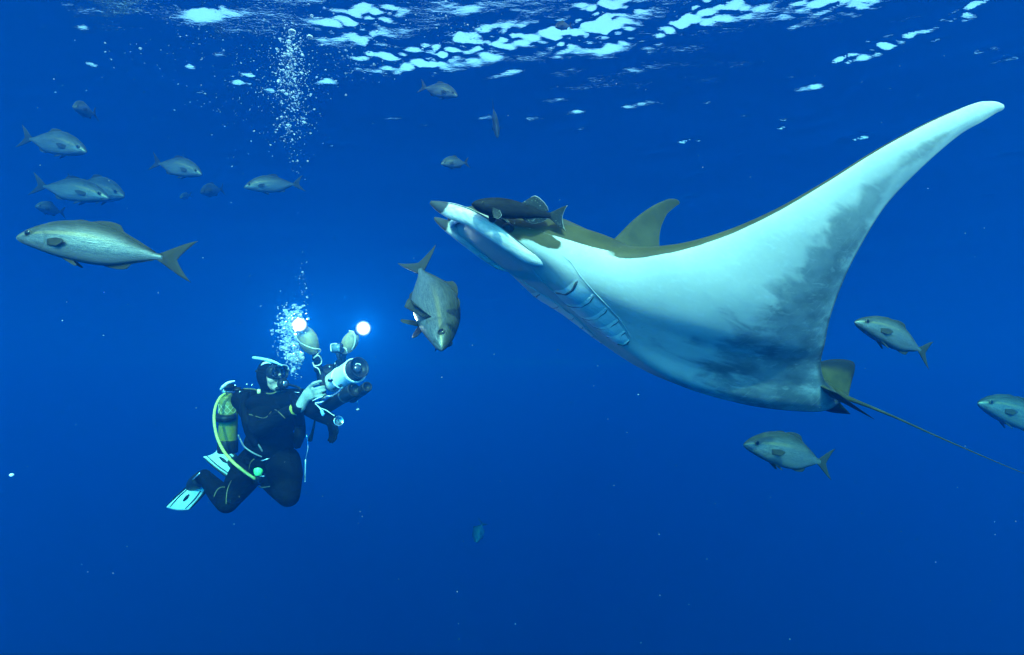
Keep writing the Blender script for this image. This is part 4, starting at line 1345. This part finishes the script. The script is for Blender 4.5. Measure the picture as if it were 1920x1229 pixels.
# arms, floats, lamps
float_m = plain('tan_float_foam', (0.30, 0.23, 0.10), 0.55, 0, 0.35, 0.2, 25, 0.3)
cable_m = plain('pale_cable', (0.62, 0.58, 0.40), 0.45)
lamp_e = NT('lamp_light_surface')
rr_ = lamp_e.attr('radial')
em_ = lamp_e.n('ShaderNodeEmission', {'Color': (1.0, 0.98, 0.92, 1), 'Strength': lamp_e.math('MULTIPLY_ADD', lamp_e.math('POWER', lamp_e.math('SUBTRACT', 1.0, rr_, clamp=True), 3.6), 130.0, 0.10)})
lamp_e.t.links.new(em_.outputs[0], lamp_e.out.inputs[0])


def egg(a, b, r):
    d_ = (b - a).normalized(); L_ = (b - a).length
    return lathe([(0, 0), (r * .42, L_ * .04), (r * .78, L_ * .2), (r * .98, L_ * .45), (r, L_ * .58), (r * .86, L_ * .8), (r * .5, L_ * .96), (0, L_)], matrix(a, frame(d_)), 24)


for base_, fl0, fl1, fr_, lamp, aim in (
        ([at(604, 706, 4.30), at(597, 692, 4.28), at(594, 672, 4.24), at(587, 655, 4.20)], at(590, 664, 4.20), at(566, 614, 4.12), .066, at(561, 609, 4.06), at(720, 560, 0.0 + 1.4)),
        ([at(630, 692, 4.30), at(640, 676, 4.26), at(643, 662, 4.24)], at(643, 662, 4.22), at(668, 624, 4.16), .054, at(681, 616, 4.08), at(800, 560, 1.4))):
    arm = Geo(); arm.tube(base_, [.024, .026, .024, .022][:len(base_)], 12, 4)
    for p in base_[1:]: arm.ell(p, .032, None, None, None, 14, 9)
    rk(arm, 'lamp_arm', rubber)
    g = Geo(); g.add(*egg(fl0, fl1, fr_)); rk(g, 'arm_float', float_m)
    dl = (aim - lamp).normalized()
    ML = matrix(lamp, frame(dl))
    g = Geo(); g.lathe([(0, -.10), (.030, -.098), (.036, -.085), (.036, -.02), (.046, -.005), (.052, .006), (.052, .011), (.050, .008), (.046, .002)], ML, 24); g.tube([lamp - dl * .06, fl1], [.018, .02], 10, 2)
    lh = rk(g, 'lamp_head', rubber)
    g = Geo(); g.lathe([(r_ * .050, .034 - .026 * r_ * r_) for r_ in np.linspace(1, 0, 12)], ML, 28); lg_ = rk(g, 'lamp_glass', lamp_e.m, lh)
    add_attr(lg_.data, 'radial', [min(1.0, math.hypot(*(ML.inverted() @ (p.co + Vector(rig.location)))[:2]) / .050) for p in lg_.data.vertices])
    ld = bpy.data.lights.new('lamp_beam', 'SPOT'); ld.energy = 5.0; ld.spot_size = math.radians(150); ld.spot_blend = .4; ld.shadow_soft_size = .02; ld.color = (1.0, .97, .90)
    lo_ = bpy.data.objects.new('lamp_beam', ld); COL.objects.link(lo_); lo_.parent = rig; lo_.location = (lamp + dl * .045) - Vector(rig.location); lo_.rotation_euler = (-dl).to_track_quat('Z', 'Y').to_euler()
# coiled cables
g = Geo(); g.tube([at(550, 622, 4.06), at(560, 640, 4.06), at(570, 647, 4.08), at(585, 653, 4.10), at(601, 656, 4.14), at(596, 664, 4.18), at(588, 672, 4.16), at(597, 667, 4.10), at(603, 676, 4.14), at(600, 684, 4.14), at(590, 686, 4.14), at(586, 680, 4.18), at(590, 688, 4.14), at(597, 692, 4.13), at(601, 702, 4.14)], .0036, 8, 5); rk(g, 'lamp_cable', cable_m)
g = Geo(); g.tube([at(655, 621, 4.10), at(662, 623, 4.08), at(666, 634, 4.08), at(664, 648, 4.09), at(660, 656, 4.12)], .0048, 8, 5); g.tube([at(644, 652, 4.14), at(649, 655, 4.12), at(651, 662, 4.14)], .004, 8, 4); rk(g, 'lamp_cable', cable_m)
# small action camera clamped to the right arm
ac = at(633, 653, 4.16)
RC = frame(Vector((-.35, -.9, .05)))
g = Geo(); g.box(ac, .085, .066, .045, RC, .15); g.tube([ac - Vector((0, 0, .03)), ac - Vector((-.01, 0, .07))], [.014, .012], 10, 2); acam = rk(g, 'action_camera', rubber)
g = Geo(); g.box(ac + RC @ Vector((0, 0, .022)), .070, .050, .006, RC, .2); rk(g, 'screen', plain('screen_glass', (0.08, 0.14, 0.17), 0.1, 0, 0.7), acam)
g = Geo(); g.tube([ac + RC @ Vector((x, y, .027)) for x, y in ((.012, .027), (-.034, .025), (-.036, .0), (-.030, -.025))], .003, 6, 2); rk(g, 'case_edge', white_p, acam)

# ------------------------------------------------------------------ bubbles and drifting specks
t = NT('air_bubble')
fb = t.n('ShaderNodeFresnel', {'IOR': 0.752})
mb = t.n('ShaderNodeMixShader', {0: fb, 1: t.n('ShaderNodeBsdfTransparent'), 2: t.n('ShaderNodeBsdfGlossy', {'Roughness': 0.16})})
mb2 = t.n('ShaderNodeMixShader', {0: 0.19, 1: mb, 2: t.n('ShaderNodeBsdfDiffuse', {'Color': (.9, .92, .9, 1)})})  # white diffuse colour stands in for light reflected many times between bubbles
t.t.links.new(mb2.outputs[0], t.out.inputs[0])
bubble_m = t.m
bmi = bmesh.new(); bmesh.ops.create_icosphere(bmi, subdivisions=2, radius=1.0)
ICO = np.array([v.co[:] for v in bmi.verts]); ICOF = np.array([[v.index for v in f.verts] for f in bmi.faces]); bmi.free()
bmi = bmesh.new(); bmesh.ops.create_icosphere(bmi, subdivisions=1, radius=1.0)
ICO1 = np.array([v.co[:] for v in bmi.verts]); ICOF1 = np.array([[v.index for v in f.verts] for f in bmi.faces]); bmi.free()


def balls(name, pts, rad, mat, flat=0.72, ico=ICO, icof=ICOF):
    pts = np.asarray(pts); rad = np.asarray(rad)
    n, k = len(pts), len(ico)
    sc = np.stack([rad * RNG.uniform(.85, 1.2, n), rad * RNG.uniform(.85, 1.2, n), rad * RNG.uniform(flat - .12, flat + .15, n)], -1)
    V_ = ico[None] * sc[:, None]
    tl = RNG.normal(0, .35, n)[:, None]
    x = V_[:, :, 0] * np.cos(tl) - V_[:, :, 2] * np.sin(tl); z = V_[:, :, 0] * np.sin(tl) + V_[:, :, 2] * np.cos(tl)
    V_ = np.stack([x, V_[:, :, 1], z], -1) + pts[:, None]
    F_ = (icof[None] + (np.arange(n) * k)[:, None, None]).reshape(-1, 3)
    me = bpy.data.meshes.new(name)
    me.vertices.add(n * k); me.vertices.foreach_set('co', V_.reshape(-1))
    me.loops.add(F_.size); me.loops.foreach_set('vertex_index', F_.ravel())
    me.polygons.add(len(F_)); me.polygons.foreach_set('loop_start', np.arange(0, F_.size, 3)); me.polygons.foreach_set('loop_total', np.full(len(F_), 3))
    me.polygons.foreach_set('use_smooth', np.ones(len(F_), bool))
    me.update(); me.materials.append(mat)
    return link(name, me)


def cloud(spec, dmid, dsp):
    """spec rows: px, py, sx, sy, count, radius mean"""
    P_, R_ = [], []
    for px, py, sx, sy, n, r in spec:
        for _ in range(n):
            P_.append(at(px + RNG.normal(0, sx), py + RNG.normal(0, sy), dmid + RNG.normal(0, dsp))[:])
            R_.append(r * math.exp(RNG.normal(0, .52)))
    P_ = np.array(P_); R_ = np.array(R_)
    ok = P_[:, 2] < WATER_TOP - .02
    return P_[ok], R_[ok]


P_, R_ = cloud([(545, 90, 14, 18, 170, .0068), (541, 125, 20, 22, 190, .0064), (546, 165, 19, 24, 230, .0058), (552, 210, 17, 24, 165, .0052), (545, 245, 16, 14, 70, .0048),
                (535, 130, 40, 60, 170, .004), (520, 250, 50, 40, 70, .0035), (556, 300, 12, 25, 28, .004), (566, 520, 5, 16, 22, .004), (572, 545, 5, 10, 10, .0045)], 4.7, .16)
R_ *= 0.62
tag(balls('bubble_plume', P_, R_, bubble_m), 'tall plume of fine air bubbles rising above the diver', kind='stuff')
P_, R_ = cloud([(545, 598, 13, 11, 190, .0085), (552, 618, 10, 13, 150, .0085), (541, 640, 9, 15, 170, .0078), (551, 665, 9, 9, 110, .0075), (552, 672, 8, 4, 110, .010), (551, 690, 6, 10, 60, .006),
                (521, 622, 6, 2, 26, .007), (557, 583, 12, 8, 30, .006), (545, 625, 24, 35, 70, .0045)], 4.12, .07)
R_ *= 0.72
tag(balls('bubble_cloud', P_, R_, bubble_m), 'boiling cloud of air bubbles beside the left lamp and mask', kind='stuff')
P_, R_ = cloud([(480, 40, 45, 28, 190, .0065), (600, 15, 22, 14, 60, .011), (640, 90, 40, 30, 150, .008), (720, 40, 50, 30, 150, .009), (840, 35, 35, 22, 130, .010), (880, 60, 25, 18, 60, .008), (690, 120, 40, 20, 120, .007),
                (400, 60, 70, 40, 130, .006), (330, 40, 60, 30, 60, .006), (440, 180, 60, 35, 110, .006), (260, 100, 80, 40, 50, .006)], 6.2, .35)
R_ *= 0.58
tag(balls('surface_bubbles', P_, R_, bubble_m), 'scattered bubbles drifting under the sea surface', kind='stuff')
# the few big bubbles one can pick out
for i, (px, py, d, r, lab) in enumerate(((548, 60, 4.6, .030, 'largest mushroom shaped bubble on top of the tall plume'), (581, 70, 4.65, .026, 'single large bubble just right of the plume top'),
                                         (562, 578, 4.1, .017, 'oval bubble above the left lamp'), (671, 768, 4.05, .012, 'bubble hanging below the camera tubes'))):
    v, f = [], []
    prof = [(0, .62), (.35, .58), (.65, .45), (.88, .2), (1.0, -.08), (.93, -.22), (.6, -.2), (.25, -.12), (0, -.1)]
    o = obj('air_bubble', *lathe([(a * r, b * r) for a, b in prof], None, 20), bubble_m)
    o.location = at(px, py, d)
    tag(o, lab, 'bubble', 'big air bubbles')

t = NT('speck_matter')
t.surf(t.mix(t.noise(t.coords((1, 1, 1)), 3.0), (0.25, 0.28, 0.26), (0.55, 0.56, 0.50)), 0.7)
n = 230
P_, R_ = [], []
for _ in range(n):
    d = RNG.uniform(1.0, 5.5)
    P_.append(at(RNG.uniform(-30, 1950), RNG.uniform(-20, 1250), d)[:])
    R_.append(d * 0.00046 * math.exp(RNG.normal(0, .35)))
P_ = np.array(P_); R_ = np.array(R_); ok = P_[:, 2] < WATER_TOP - .05
tag(balls('drifting_specks', P_[ok], R_[ok], t.m, .8, ICO1, ICOF1), 'pale specks of plankton drifting in the water', kind='stuff')
o = obj('jelly_blob', *ellipsoid((0, 0, 0), .0075, .0075, .006, None, 14, 9), plain('jelly_skin', (0.6, 0.66, 0.68), 0.3))
o.location = at(22, 891, 2.2)
tag(o, 'small pale blob drifting alone at the left edge', 'plankton')
